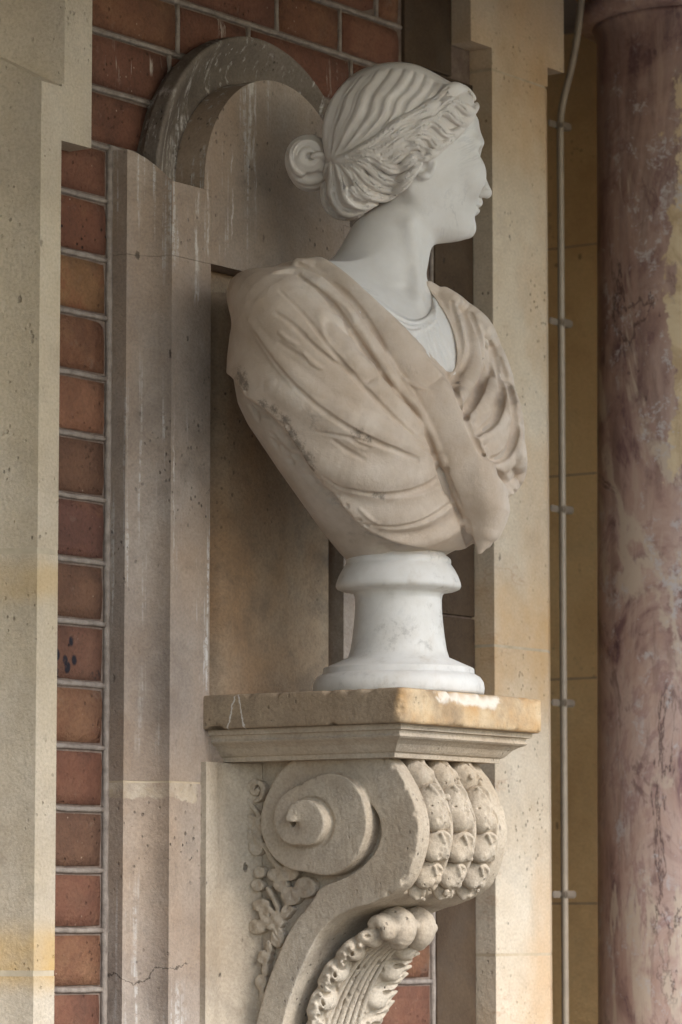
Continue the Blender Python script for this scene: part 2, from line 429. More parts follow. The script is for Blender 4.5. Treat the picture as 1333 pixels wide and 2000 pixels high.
M['porch'] = limestone('porch_stone', srgb(140, 130, 118), srgb(124, 114, 102), srgb(106, 96, 86), 0.3, 0.2)
M['paving'] = limestone('paving_stone', srgb(136, 130, 120), srgb(120, 114, 104), srgb(102, 96, 88), 0.3, 0.2)

def mortar_mat():
    m = Mat('lime_mortar', 0.9, 0.2); n = m.noise(40, 5); f = m.noise(220, 3)
    c = m.ramp(n, (0.3, srgb(104, 88, 80)), (0.6, srgb(132, 117, 106)))
    c = m.mix(m.math('MULTIPLY', m.ramp(f, (0.35, 1.0), (0.6, 0.0)), 0.35), c, srgb(84, 72, 64))
    m.relief(f, 0.0007); m.relief(n, 0.002); return m.done(c)
M['mortar'] = mortar_mat()
def bead_mat():
    m = Mat('pointing_bead', 0.8, 0.3); n = m.noise(60, 5); f = m.noise(240, 3)
    c = m.ramp(n, (0.3, srgb(116, 105, 97)), (0.62, srgb(154, 143, 133)))
    m.relief(f, 0.0006); m.relief(n, 0.0015); return m.done(c)
M['bead'] = bead_mat()
def joint_mat(name, a, b):
    m = Mat(name, 0.9, 0.2); n = m.noise(50, 5); return m.done(m.ramp(n, (0.3, a), (0.65, b)))
M['pale_joint'] = joint_mat('pale_joint', srgb(176, 158, 132), srgb(200, 184, 160)); M['grey_joint'] = joint_mat('grey_joint', srgb(172, 158, 136), srgb(196, 182, 158))
def brick_mat(name, a, b, c_, spot=0.3, vitrified=0.0, splash=0.0):
    a, b, c_ = [tuple((v * 0.55 + w * 0.45) * 0.78 for v, w in zip(q[:3], srgb(130, 97, 78)[:3])) + (1,) for q in (a, b, c_)]
    m = Mat(name, 0.88, 0.25); m.seeded()
    n = m.noise(16, 6, 0.65); n2 = m.noise(55, 6, 0.7); f = m.noise(230, 3)
    col = m.ramp(n, (0.38, a), (0.5, b), (0.62, c_))
    col = m.mix(m.math('MULTIPLY', m.ramp(n2, (0.45, 0.0), (0.7, 1.0)), 0.5), col, a)
    so = m.ramp(m.noise(11, 6, 0.7, dist=0.6), (0.5, 0.0), (0.72, 1.0)); col = m.mix(m.math('MULTIPLY', so, 0.45), col, srgb(74, 58, 52))
    sm = m.ramp(m.noise(26, 5, 0.7, m.scaled((1, 1, 1), (2, 3, 1))), (0.6, 0.0), (0.7, 1.0)); col = m.mix(m.math('MULTIPLY', sm, 0.35), col, srgb(140, 122, 108))
    col = m.mix(m.math('MULTIPLY', m.ramp(f, (0.32, 1.0), (0.55, 0.0)), 0.3), col, tuple(v * 0.4 for v in a[:3]) + (1,))
    v = m.ramp(m.voro(95), (0.12, 1.0), (0.22, 0.0)); v = m.math('MULTIPLY', v, m.ramp(m.noise(22, 3), (0.48, 0.0), (0.56, 1.0)))
    col = m.mix(m.math('MULTIPLY', v, spot), col, (0.02, 0.015, 0.013, 1))
    w = m.ramp(m.voro(75, vec=m.scaled((1, 1, 1), (1, 2, 0))), (0.05, 1.0), (0.12, 0.0)); w = m.math('MULTIPLY', w, m.ramp(m.noise(18, 2, vec=m.scaled((1, 1, 1), (2, 1, 0))), (0.54, 0.0), (0.6, 1.0)))
    col = m.mix(m.math('MULTIPLY', w, 0.6), col, srgb(190, 170, 150))
    if vitrified:
        q = m.ramp(m.voro(52, vec=m.scaled((1, 1, 0.75))), (0.24, 1.0), (0.34, 0.0)); q = m.math('MULTIPLY', q, m.ramp(m.noise(20, 4), (0.46, 0.0), (0.52, 1.0)))
        col = m.mix(m.math('MULTIPLY', q, vitrified), col, srgb(34, 36, 44))
    if splash:
        st = m.ramp(m.noise(75, 5, 0.65, m.scaled((1, 1, 0.16)), 0.6), (0.60, 0.0), (0.69, 1.0)); st = m.math('MULTIPLY', st, m.ramp(m.noise(11, 3, vec=m.scaled((1, 1, 0.45))), (0.50, 0.0), (0.58, 1.0)))
        col = m.mix(m.math('MULTIPLY', st, splash), col, srgb(206, 196, 184))
    m.relief(n2, 0.0050, 0.9); m.relief(f, 0.0014, 0.9); m.relief(m.math('MULTIPLY', v, -1), 0.0016)
    return m.done(col)
BR = {
 'red': brick_mat('red_brick', srgb(122, 76, 62), srgb(140, 90, 72), srgb(152, 106, 84)),
 'orange': brick_mat('orange_brick', srgb(130, 86, 64), srgb(152, 104, 76), srgb(166, 122, 90)),
 'purple': brick_mat('purple_brick', srgb(104, 70, 68), srgb(120, 80, 76), srgb(142, 98, 82)),
 'brown': brick_mat('brown_brick', srgb(106, 78, 64), srgb(124, 92, 74), srgb(142, 106, 84)),
 'tan': brick_mat('tan_brick', srgb(152, 112, 72), srgb(178, 134, 90), srgb(168, 106, 72)),
 'pink': brick_mat('pinkish_brick', srgb(158, 106, 80), srgb(178, 126, 98), srgb(188, 136, 106)),
 'spotted': brick_mat('pitted_brick', srgb(124, 74, 58), srgb(138, 84, 64), srgb(150, 104, 74), 0.95),
 'burnt': brick_mat('burnt_brick', srgb(112, 76, 64), srgb(128, 88, 74), srgb(144, 104, 86), 0.8, 0.95),
 'splashed': brick_mat('splashed_brick', srgb(112, 70, 58), srgb(128, 80, 66), srgb(140, 94, 78), 0.4, 0, 0.75),
}
def marble(name, base, stain, amt, vein=0.3, rough=0.55, extra=None, sub=0.12):
    m = Mat(name, rough, 0.35)
    n = m.noise(7, 6, 0.6); n2 = m.noise(28, 6, 0.65); f = m.noise(230, 3)
    col = m.mix(m.math('MULTIPLY', m.ramp(n, (0.35, 0.0), (0.65, 1.0)), amt), base, stain)
    col = m.mix(m.math('MULTIPLY', m.ramp(n2, (0.4, 0.0), (0.7, 1.0)), amt * 0.45), col, tuple(v * 0.8 for v in stain[:3]) + (1,))
    v = m.ramp(m.math('ABSOLUTE', m.math('SUBTRACT', m.noise(6, 6, 0.65, m.scaled((1, 1, 1), (0.5, 0.4, 0.2)), 1.2), 0.5)), (0.0, 1.0), (0.02, 0.0))
    v = m.math('MULTIPLY', v, m.ramp(m.noise(9, 3), (0.5, 0.0), (0.65, 1.0)))
    col = m.mix(m.math('MULTIPLY', v, vein), col, srgb(128, 128, 134))
    if extra: col = extra(m, col)
    m.relief(n2, 0.0009, 0.7); m.relief(f, 0.00025, 0.7)
    if rough > 0.65: m.relief(m.noise(130, 5, 0.75), 0.0013, 0.9)
    m.b.inputs['Subsurface Weight'].default_value = sub
    m.b.inputs['Subsurface Radius'].default_value = (1.0, 0.8, 0.6); m.b.inputs['Subsurface Scale'].default_value = 0.004
    return m.done(col)
def robe_marks(m, col):
    # soot lying along the broken arm edge and in the fold grounds
    s = m.ramp(m.noise(34, 6, 0.72, dist=0.5), (0.56, 0.0), (0.68, 1.0))
    s = m.math('MULTIPLY', s, m.ramp(m.noise(9, 4, 0.5), (0.55, 0.0), (0.66, 1.0)))
    col = m.mix(m.math('MULTIPLY', s, 0.5), col, srgb(88, 78, 70))
    return col
def socle_marks(m, col):
    s = m.math('MULTIPLY', m.ramp(m.noise(60, 6, 0.75), (0.52, 0.0), (0.66, 1.0)), m.ramp(m.noise(14, 4), (0.46, 0.0), (0.6, 1.0)))
    col = m.mix(m.math('MULTIPLY', s, 0.45), col, srgb(122, 116, 108))
    t = m.ramp(m.noise(22, 5, 0.7, m.scaled((1, 1, 0.4), (3, 1, 0))), (0.55, 0.0), (0.7, 1.0)); return m.mix(m.math('MULTIPLY', t, 0.3), col, srgb(172, 152, 124))
M['marble'] = marble('white_marble', srgb(219, 215, 210), srgb(208, 201, 192), 0.5, 0.22)
M['hair'] = marble('white_marble_hair', srgb(220, 213, 206), srgb(205, 196, 185), 0.6, 0.12, 0.6)
M['robe'] = marble('stained_marble', srgb(204, 191, 175), srgb(182, 162, 139), 0.85, 0.05, 0.7, robe_marks)
M['cut'] = marble('rough_cut_marble', srgb(204, 190, 174), srgb(180, 160, 138), 0.8, 0.3, 0.8, robe_marks)
M['socle'] = marble('white_marble_socle', srgb(218, 215, 210), srgb(200, 193, 182), 0.6, 0.12, 0.55, socle_marks)
def grooved(m):      # dirt that has settled in the carved hollows
    return m

def column_mat():
    m = Mat('red_breccia_marble', 0.32, 0.5)
    P = m.scaled((1, 1, 0.7), (0.12, 0.08, 0))
    n = m.noise(6, 10, 0.68, P, 0.9); n2 = m.noise(17, 9, 0.72, P, 0.5); st = m.noise(30, 8, 0.72, m.scaled((1, 1, 0.14), (0.05, 0.05, 0)), 0.7)
    col = m.ramp(n, (0.36, srgb(92, 68, 76)), (0.42, srgb(138, 108, 108)), (0.47, srgb(176, 148, 140)), (0.56, srgb(200, 176, 166)), (0.595, srgb(168, 138, 134)), (0.66, srgb(212, 196, 188)))
    col = m.mix(m.math('MULTIPLY', m.ramp(n2, (0.47, 0.0), (0.53, 1.0)), 0.45), col, srgb(190, 160, 146))
    col = m.mix(m.math('MULTIPLY', m.ramp(n2, (0.36, 1.0), (0.42, 0.0)), 0.6), col, srgb(104, 76, 76))
    col = m.mix(m.math('MULTIPLY', m.ramp(st, (0.38, 1.0), (0.46, 0.0)), 0.35), col, srgb(104, 80, 76))
    col = m.mix(m.math('MULTIPLY', m.ramp(st, (0.57, 0.0), (0.62, 1.0)), 0.4), col, srgb(202, 184, 170))
    hi = m.band(m.math('ADD', m.axis(2), m.math('MULTIPLY', n, 0.6)), 2.62, 4.0, 0.16); col = m.mix(m.math('MULTIPLY', hi, 0.4), col, m.mix(m.ramp(st, (0.45, 0.0), (0.6, 1.0)), srgb(96, 70, 72), srgb(160, 128, 116)))
    # long pale branching veins and dark cracks
    v = m.ramp(m.math('ABSOLUTE', m.math('SUBTRACT', m.noise(2.6, 8, 0.62, m.scaled((1, 1, 0.34), (0.15, 0.1, 0)), 0.6), 0.5)), (0.008, 1.0), (0.018, 0.0)); v = m.math('MULTIPLY', v, m.ramp(m.noise(6, 5, 0.7), (0.42, 0.0), (0.50, 1.0)))
    col = m.mix(m.math('MULTIPLY', v, 0.9), col, srgb(206, 190, 174))
    v = m.ramp(m.math('ABSOLUTE', m.math('SUBTRACT', m.noise(3.3, 9, 0.66, m.scaled((1, 1, 0.5), (0.4, 0.2, 0)), 0.7), 0.46)), (0.003, 1.0), (0.008, 0.0)); v = m.math('MULTIPLY', v, m.ramp(m.noise(4, 4), (0.42, 0.0), (0.50, 1.0)))
    col = m.mix(m.math('MULTIPLY', v, 0.8), col, srgb(70, 48, 50))
    z = m.axis(2)
    # cream patch high on the shaft at the side away from the wall, and the ice-grey flecks
    lat = m.N.new('ShaderNodeVectorMath'); lat.operation = 'DOT_PRODUCT'; m.L(m.geo.outputs['Position'], lat.inputs[0]); lat.inputs[1].default_value = tuple(_r)
    s_ = m.math('ADD', m.math('SUBTRACT', lat.outputs['Value'], COL_C), m.math('MULTIPLY', m.math('SUBTRACT', m.noise(9, 8, 0.66, P), 0.5), 0.22))
    cr = m.math('MULTIPLY', m.band(s_, -0.050, 1.0, 0.003), m.band(m.math('ADD', z, m.math('MULTIPLY', n2, 0.2)), 2.33, 2.92, 0.006))
    col = m.mix(cr, col, m.ramp(n2, (0.38, srgb(186, 162, 130)), (0.5, srgb(214, 194, 162)), (0.62, srgb(222, 206, 178))))
    fl = m.ramp(m.noise(30, 10, 0.82, None, 0.2), (0.56, 0.0), (0.58, 1.0)); fl = m.math('MULTIPLY', fl, m.ramp(m.noise(4.5, 5, 0.7), (0.44, 0.0), (0.52, 1.0)))
    col = m.mix(m.math('MULTIPLY', fl, 0.85), col, srgb(200, 194, 196))
    m.relief(n2, 0.002, 0.4); return m.done(col)
COL_C = float((np.array([0, -0.251, 0]) - CAM) @ _d + 0.85)
_s = sight(1165, 1000); COL_C = float((CAM + _s * (COL_C / (_s @ _d))) @ _r + 0.150)
M['column'] = column_mat()
def metal(name, c, rough=0.45, met=0.0):
    m = Mat(name, rough, 0.5); n = m.noise(60, 4); col = m.mix(m.math('MULTIPLY', m.ramp(n, (0.4, 0.0), (0.7, 1.0)), 0.5), c, tuple(v * 0.65 for v in c[:3]) + (1,))
    m.b.inputs['Metallic'].default_value = met; m.relief(n, 0.0006, 0.5); return m.done(col)
M['pipe'] = metal('grey_cable_sheath', srgb(158, 144, 126), 0.4)
M['clip'] = metal('galvanised_clip', srgb(150, 138, 124), 0.4, 0.3)
def ground_mat():
    m = Mat('gravel_court', 0.95, 0.1); n = m.noise(0.8, 6); f = m.noise(30, 4)
    return m.done(m.mix(m.math('MULTIPLY', f, 0.4), m.ramp(n, (0.3, srgb(112, 108, 98)), (0.7, srgb(128, 124, 114))), srgb(92, 88, 80)))
M['ground'] = ground_mat()

# ------------------------------------------------------------------ the porch: ground, floor, roof, walls
COURSES = [1.297, 1.369, 1.440, 1.512, 1.583, 1.655, 1.729, 1.804, 1.880, 1.955, 2.030, 2.108, 2.184, 2.259, 2.334, 2.407, 2.481, 2.549, 2.620, 2.693, 2.763, 2.829, 2.902, 2.975]
def plain(name, lo, hi, mat, kind='structure', bevel=0.0):
    o = bm_part(name, box_bm(lo, hi, bevel), mat, None, kind=kind); return o
g = bm_part('ground', box_bm((-900, -900, -0.30), (900, 900, -0.15), 0), M['ground'], None, kind='structure')
plain('floor', (-9, -1.9, -0.14), (3.0, 1.4, 0.0), M['paving'])
PORCH_EDGE = -1.78
plain('ceiling', (-9, PORCH_EDGE, 3.06), (3.0, 1.6, 3.6), M['porch'])

plain('sky_shade_beam', (-9, PORCH_EDGE - 0.22, 2.99), (3.0, PORCH_EDGE, 3.6), M['porch'])  # unseen beam, added to cut skylight from the upper wall
# brick wall -----------------------------------------------------------------
wall = thing('brick_wall', 'weathered red brick wall with raised pale pointing behind the marble bust', 'wall', (0, 0, 0))
# the body behind, in pieces so nothing shows round the stone surround
bm = bmesh.new()
add_box(bm, (-0.41, 0.0034, 0.0), (0.715, 0.35, 3.32))
bm_part('mortar', bm, M['mortar'], wall)
rng = random.Random(11)
def brick_mesh(w, h, seed):
    """a brick with its own slightly uneven arrises; face at y=0"""
    rg = random.Random(seed); bm = bmesh.new(); add_box(bm, (-w / 2, 0.0, -h / 2), (w / 2, 0.05, h / 2))
    es = [e for e in bm.edges if all(v.co.y < 0.01 for v in e.verts)]
    bmesh.ops.subdivide_edges(bm, edges=es, cuts=3, use_grid_fill=True)
    for v in bm.verts:
        if v.co.y < 0.01:
            edge = abs(abs(v.co.x) - w / 2) < 1e-4 or abs(abs(v.co.z) - h / 2) < 1e-4
            corner = abs(abs(v.co.x) - w / 2) < 1e-4 and abs(abs(v.co.z) - h / 2) < 1e-4
            if edge: v.co.y += rg.uniform(0.0005, 0.0020); v.co.x *= 1 - rg.uniform(0, 0.010); v.co.z *= 1 - rg.uniform(0, 0.020)
            if corner: v.co.y += rg.uniform(0, 0.0022); v.co.x *= 0.995; v.co.z *= 0.99
            else: v.co.y += rg.uniform(-0.0006, 0.0006)
    bmesh.ops.recalc_face_normals(bm, faces=bm.faces)
    me = bpy.data.meshes.new('brick'); bm.to_mesh(me); bm.free()
    me.polygons.foreach_set('use_smooth', np.full(len(me.polygons), True)); return me
beads = []       # (axis, a, b, fixed1)
_cache = {}
def lay(x0, x1, i, kind):
    z0, z1 = COURSES[i], COURSES[i + 1]; j = 0.0056
    w = round(x1 - x0 - 2 * j, 3); h = round(z1 - z0 - 2 * j, 3); key = (w, h, kind)
    if key not in _cache:
        me = brick_mesh(w, h, len(_cache) + 5); me.materials.append(BR[kind]); _cache[key] = me
    put('brick', _cache[key], None, wall, ((x0 + x1) / 2, rng.uniform(-0.0008, 0.0006), (z0 + z1) / 2))
# narrow column of bricks between the jamb and the surround, bottom to top
left_kinds = ['red', 'brown', 'red', 'orange', 'red', 'brown', 'red', 'orange', 'burnt', 'brown', 'purple', 'brown', 'pink', 'orange', 'tan', 'spotted', 'red']
for i in range(17): lay(-0.412, -0.2665, i, left_kinds[i])
for i in range(17): beads.append((COURSES[i], -0.412, -0.266))
# above the jamb shoulder: courses run right across behind the arch
upper = {17: [(-0.395, -0.17, 'red'), (-0.17, 0.055, 'brown'), (0.055, 0.17, 'red'), (0.17, 0.374, 'red')],
         18: [(-0.412, -0.335, 'brown'), (-0.335, -0.145, 'splashed'), (-0.145, 0.04, 'red'), (0.04, 0.15, 'red'), (0.15, 0.374, 'splashed')],
         19: [(-0.378, -0.128, 'orange'), (-0.128, 0.022, 'splashed'), (0.022, 0.255, 'splashed'), (0.255, 0.374, 'red')],
         20: [(-0.424, -0.196, 'brown'), (-0.196, 0.0845, 'splashed'), (0.0845, 0.229, 'orange'), (0.229, 0.374, 'red')],
         21: [(-0.412, -0.31, 'brown'), (-0.31, -0.10, 'red'), (-0.10, 0.09, 'brown'), (0.09, 0.315, 'red'), (0.315, 0.374, 'orange')],
         22: [(-0.42, -0.2, 'brown'), (-0.2, 0.03, 'red'), (0.03, 0.25, 'brown'), (0.25, 0.374, 'red')]}
vbeads = []
for i, row in upper.items():
    beads.append((COURSES[i], -0.412, 0.374))
    for a, b, k_ in row:
        lay(a, b, i, k_)
        if b < 0.37: vbeads.append((b, COURSES[i], COURSES[i + 1]))
beads.append((COURSES[23], -0.412, 0.374))
# right of the surround, seen past the neck and under the console
right_kinds = ['red', 'brown', 'red', 'orange', 'red', 'purple', 'red', 'orange', 'brown', 'red', 'brown', 'red', 'orange', 'purple', 'brown', 'red', 'brown']
for i in range(17): lay(0.268, 0.4455, i, right_kinds[i]); beads.append((COURSES[i], 0.268, 0.4455))
bV, bF = [], []
def bead_strip(p0, p1, rad=0.0033, seg=6):
    n = max(2, int(np.linalg.norm(np.subtract(p1, p0)) / 0.018)); P = []
    for k in range(n + 1):
        q = np.array(p0) + (np.array(p1) - np.array(p0)) * k / n
        P.append(q + np.array([0, rng.uniform(-0.0005, 0.0005), rng.uniform(-0.0005, 0.0005)]))
    V, F = tube_mesh(P, [rad * rng.uniform(0.9, 1.1) for _ in P], 10); o = len(bV)
    bV.extend(V); bF.extend([tuple(v + o for v in f) for f in F])
for z_, a, b in beads: bead_strip((a, 0.0022, z_), (b, 0.0022, z_))
for x_, a, b in vbeads: bead_strip((x_, 0.0028, a + 0.003), (x_, 0.0028, b - 0.003), 0.0034)
bead_strip((-0.2665, 0.001, 2.549), (-0.216, -0.002, 2.543), 0.0050)
bead_strip((-0.2645, 0.0012, 1.29), (-0.2645, 0.0012, 2.55), 0.0045); bead_strip((0.448, 0.0022, 1.29), (0.448, 0.0022, 2.78), 0.004)
part('pointing', bV, bF, M['bead'], wall, True)

# near jamb ------------------------------------------------------------------
jamb = thing('stone_jamb', 'pale buff limestone jamb with hollow chamfer and shouldered head, nearest the camera at the left', 'pillar', (-0.45, 0, 0))
YN = -0.0345
def hollow(x_front, y_front, x_side, y_side, n=10, bulge=0.35):
    """concave chamfer from the front plane to the side plane"""
    P = []
    for k in range(n + 1):
        t = k / n; x = x_front + (x_side - x_front) * t; y = y_front + (y_side - y_front) * t
        nx, ny = (y_side - y_front), -(x_side - x_front); L = math.hypot(nx, ny)
        s_ = bulge * L * (1 - (2 * t - 1) ** 2) / 2
        # push inwards, to the stone's side
        P.append((x + abs(nx) / L * s_, y + abs(ny) / L * s_))
    return P
def jamb_piece(z0, z1, zs=None):
    xr = -0.4005
    prof = [(xr, 0.03), (xr, YN)] + hollow(-0.4385, YN, -0.590, 0.075, 16, 0.42) + [(-0.60, 0.09), (-0.60, 0.16), (-0.415, 0.16), (-0.415, 0.03)]
    bm = prism_bm(prof, 2, z0, z1)
    if zs is not None:
        for v in bm.verts:
            if v.co.z > z1 - 1e-4: v.co.z = zs(v.co.x, v.co.y)
    return bm
jz = [0.0, 1.537, 2.034]
for a, b in zip(jz[:-1], jz[1:]): bm_part('stone', jamb_piece(a, b - 0.0066), M['jamb'], jamb, True)
bm_part('stone', jamb_piece(jz[-1], 2.60, lambda x, y: 2.597 + (y - YN) * 0.62), M['jamb'], jamb, True)
def _jb(bm, z_):
    b2 = jamb_piece(z_ - 0.0068, z_ + 0.0002)
    for v in b2.verts: v.co.x -= 0.0004; v.co.y += 0.0004
    me = bpy.data.meshes.new('t'); b2.to_mesh(me); b2.free(); bm.from_mesh(me); bpy.data.meshes.remove(me)
for z_ in jz[1:]:
    bm = bmesh.new()
    _jb(bm, z_)
    bm_part('joint', bm, M['grey_joint'], jamb, True)
head = [(-0.344, 0.03), (-0.344, YN)] + hollow(-0.396, YN, -0.585, 0.085, 16, 0.24) + [(-0.60, 0.09), (-0.60, 0.16), (-0.415, 0.16), (-0.415, 0.03)]
bm_part('head_stone', prism_bm([(-0.3440, 0.03), (-0.3440, YN), (-0.4005, YN), (-0.4005, 0.03)], 2, 2.531, 2.601, 0.0), M['jamb'], jamb)
bm_part('head_stone', prism_bm(head, 2, 2.6012, 3.32), M['jamb'], jamb, True)
plain('wall', (-9, 0.0905, 0.0), (-0.595, 0.40, 3.32), M['porch'])

# arched stone surround ------------------------------------------------------
sur = thing('stone_surround', 'round-headed limestone panel with sunken centre and streaked arch behind the bust', 'wall panel', (0, 0, 0))
YF = -0.065
def lower_left(z0, z1, slope=False):
    prof = [(-0.1435, 0.02), (-0.1435, YF)] + hollow(-0.2225, YF, -0.262, -0.025, 12, 0.46) + [(-0.262, 0.02)]
    bm = prism_bm(prof, 2, z0, z1)
    if slope:
        for v in bm.verts:
            if v.co.z > z1 - 1e-4: v.co.z = z1 + min(0.040, max(0, (v.co.y - YF)) * 0.95) * (1 if v.co.x < -0.20 else 0)
    return bm
bm_part('side_stone', lower_left(0.9, 1.762), M['surround'], sur, True)
bm_part('side_stone', lower_left(1.7645, 2.4135), M['surround'], sur, True)
bm_part('side_stone', lower_left(2.414, 2.507, True), M['surround'], sur, True)
def lower_right(z0, z1):
    return prism_bm([(0.1435, 0.02), (0.1435, YF), (0.214, YF), (0.262, -0.025), (0.262, 0.02)], 2, z0, z1)
for z_ in (1.762,):
    b2 = lower_left(z_ - 0.0002, z_ + 0.0032)
    for v in b2.verts: v.co.x += 0.0005 if v.co.x < -0.2 else 0; v.co.y += 0.0008
    bm_part('joint', b2, M['pale_joint'], sur, True)
bm_part('side_stone', lower_right(0.9, 1.90), M['surround'], sur); bm_part('side_stone', lower_right(1.903, 2.507), M['surround'], sur)
bm_part('side_stone', box_bm((-0.143, YF, 0.9), (0.143, 0.02, 1.872), 0), M['surround'], sur)
# sunken panel: ground, then a raised field with a hollow round it
bm_part('sunken_panel', box_bm((-0.143, -0.036, 1.873), (0.143, 0.02, 2.4135), 0), M['panel'], sur)
bm_part('raised_field', prism_bm([(-0.100, -0.037), (-0.112, -0.0365), (-0.106, -0.046), (-0.098, -0.0535), (-0.088, -0.056), (0.122, -0.056), (0.124, -0.037)], 2, 1.8735, 2.385), M['panel'], sur, True)
# head: plain tympanum
def arch_rows(rows, x0=None, n=72):
    V, F = [], []
    for r_, y_ in rows:
        for k in range(n + 1):
            w = math.pi * k / n; V.append((r_ * math.cos(w), y_, 2.5155 + r_ * math.sin(w)))
    for i in range(len(rows) - 1):
        for k in range(n): F.append((i * (n + 1) + k, (i + 1) * (n + 1) + k, (i + 1) * (n + 1) + k + 1, i * (n + 1) + k + 1))
    return V, F
bm_part('tympanum', prism_bm([(-0.143, 2.4145), (0.143, 2.4145), (0.143, 2.5075), (0.1575, 2.5075)] + [(0.1575 * math.cos(math.pi * k / 64), 2.5155 + 0.1575 * math.sin(math.pi * k / 64)) for k in range(65)] + [(-0.1575, 2.5075), (-0.143, 2.5075)], 1, YF, 0.02), M['surround'], sur)
# archivolt: outer bead, dark flank, broad hollow running down to the tympanum
rows = [(0.211, 0.02), (0.2125, -0.002), (0.2155, -0.0095), (0.2185, -0.012), (0.2195, -0.016), (0.2175, -0.030), (0.2185, -0.0345), (0.2165, -0.0375)]
for k in range(1, 12):
    t = k / 11; r_ = 0.2165 + (0.1578 - 0.2165) * t; y_ = -0.0375 + 0.0235 * math.sin(min(t / 0.82, 1.0) * math.pi / 2) ** 1.4 - (0.004 * max(0, t - 0.82) / 0.18)
    rows.append((r_, y_))
rows.append((0.1578, 0.02))
V, F = arch_rows(rows)
part('archivolt', V, F, M['arch'], sur, True)

# brown strip and far pier ---------------------------------------------------
strip = thing('stone_strip', 'dark brown stone strip between the brickwork and the pale pier', 'wall strip', (0.5, 0, 0))
bm_part('stone', box_bm((0.4515, -0.003, 0.0), (0.5490, 0.02, 2.015), 0.002), M['strip'], strip)
bm_part('stone', box_bm((0.4515, -0.003, 2.018), (0.5490, 0.02, 2.7795), 0.002), M['strip'], strip)
bm_part('stone', box_bm((0.378, -0.003, 2.782), (0.4950, 0.02, 3.32), 0.002), M['strip'], strip)
pier = thing('stone_pier', 'pale cream limestone pier with stepped shoulder behind the face of the bust', 'pillar', (0.64, 0, 0))
YP = -0.0345
def pier_piece(z0, z1): return prism_bm([(0.5502, 0.03), (0.5502, YP), (0.690, YP), (0.7148, YP + 0.012), (0.7148, 0.03)], 2, z0, z1)
for a, b in ((0.0, 1.545), (1.549, 1.975), (1.979, 2.797)): bm_part('stone', pier_piece(a, b), M['far'], pier)
bm_part('stone', prism_bm([(0.5502, 2.8005), (0.6985, 2.8005), (0.6985, 2.830), (0.7437, 2.830), (0.7437, 3.32), (0.4962, 3.32), (0.4962, 2.830), (0.5502, 2.830)], 1, YP, 0.03), M['far'], pier)
for z_ in (1.545, 1.975, 2.797):
    b2 = pier_piece(z_ - 0.0002, z_ + 0.0042)
    for v in b2.verts: v.co.y += 0.0005
    bm_part('joint', b2, M['pale_joint'], pier)
endw = thing('end_wall', 'ochre stone return wall in shade behind the cable and red column', 'wall', (1.35, 0, 0))
for k, (a, b) in enumerate(((0.0, 1.30), (1.302, 1.62), (1.622, 1.985), (1.987, 2.32), (2.322, 2.70), (2.702, 3.32))):
    bm_part('stone', box_bm((1.35, 0.0, a), (1.80, 1.40, b), 0.0), M['ochre'], endw)
bm_part('joint', box_bm((1.351, 0.001, 0.0), (1.799, 1.399, 3.319), 0), M['mortar'], endw)
plain('passage_shade_wall', (0.0, 1.402, -0.14), (3.0, 1.6, 3.32), M['ochre'])  # unseen wall, added to keep daylight out of the passage

# cable with saddle clips ----------------------------------------------------
pp = [on(1134, 20, 0, 0.778), on(1128, 70, 0, 0.778), on(1116, 135, 0, 0.778), on(1101, 195, 0, 0.778), on(1095, 250, 0, 0.778)]
for y_ in (400, 600, 800, 1000, 1200, 1400, 1600, 1747, 1900, 2080, 2300): pp.append(on(1095 + (y_ - 300) * 0.0057, y_, 0, 0.778))
pp.insert(0, on(1142, -60, 0, 0.778))
cable = thing('cable', 'grey cable running down the corner between pale pier and ochre wall', 'cable', tuple(pp[-1]))
V, F = tube_mesh(smooth_path(pp, 6), 0.0054, 14); part('sheath', V, F, M['pipe'], cable, True)
for y_ in (245, 630, 995, 1373, 1747):
    q = on(1095 + (y_ - 300) * 0.0057, y_, 0, 0.778)
    bm = bmesh.new()
    add_box(bm, (q[0] - 0.006, q[1] - 0.0072, q[2] - 0.0055), (q[0] + 0.022, q[1] + 0.0072, q[2] + 0.0055))
    add_box(bm, (q[0] - 0.028, q[1] + 0.0015, q[2] - 0.005), (q[0] - 0.0062, q[1] + 0.0045, q[2] + 0.005))
    bmesh.ops.bevel(bm, geom=bm.edges[:], offset=0.002, segments=2, affect='EDGES')
    bm_part('clip', bm, M['clip'], cable, True)

# red marble column ----------------------------------------------------------
def bust_pt(px, py, dd):
    """point on a line of sight, dd metres beyond the bust's axis"""
    s_ = sight(px, py); ax = np.array([0, -0.251, 0]); t = ((ax - CAM) @ _d + dd) / (s_ @ _d); return CAM + s_ * t
e = bust_pt(1165, 1000, 0.85); cc = e + _r * 0.150
col = thing('marble_column', 'mottled red and cream breccia marble column beside the cable and ochre wall', 'column', (cc[0], cc[1], 0))
zr = bust_pt(1250, 55, 0.85)[2]
V, F = lathe([(0.158, 0.0), (0.155, 1.0), (0.151, 1.8), (0.146, 2.5), (0.1435, zr - 0.022), (0.1475, zr - 0.008), (0.150, zr - 0.002)], cc[0], cc[1], 96); part('shaft', V, F, M['column'], col, True)
V, F = lathe([(0.150, zr - 0.002), (0.160, zr - 0.003), (0.170, zr + 0.002), (0.1745, zr + 0.012), (0.173, zr + 0.022), (0.166, zr + 0.030), (0.160, zr + 0.033), (0.168, zr + 0.038), (0.176, zr + 0.05), (0.178, zr + 0.06), (0.172, zr + 0.07), (0.165, zr + 0.08), (0.18, 3.32)], cc[0], cc[1], 96); part('necking_ring', V, F, M['column'], col, True)

# ------------------------------------------------------------------ scroll bracket carrying the bust
brk = thing('scroll_bracket', 'carved limestone scroll bracket with volute, husk strands and acanthus leaf under the bust', 'bracket', (0, -0.2, 1.60))
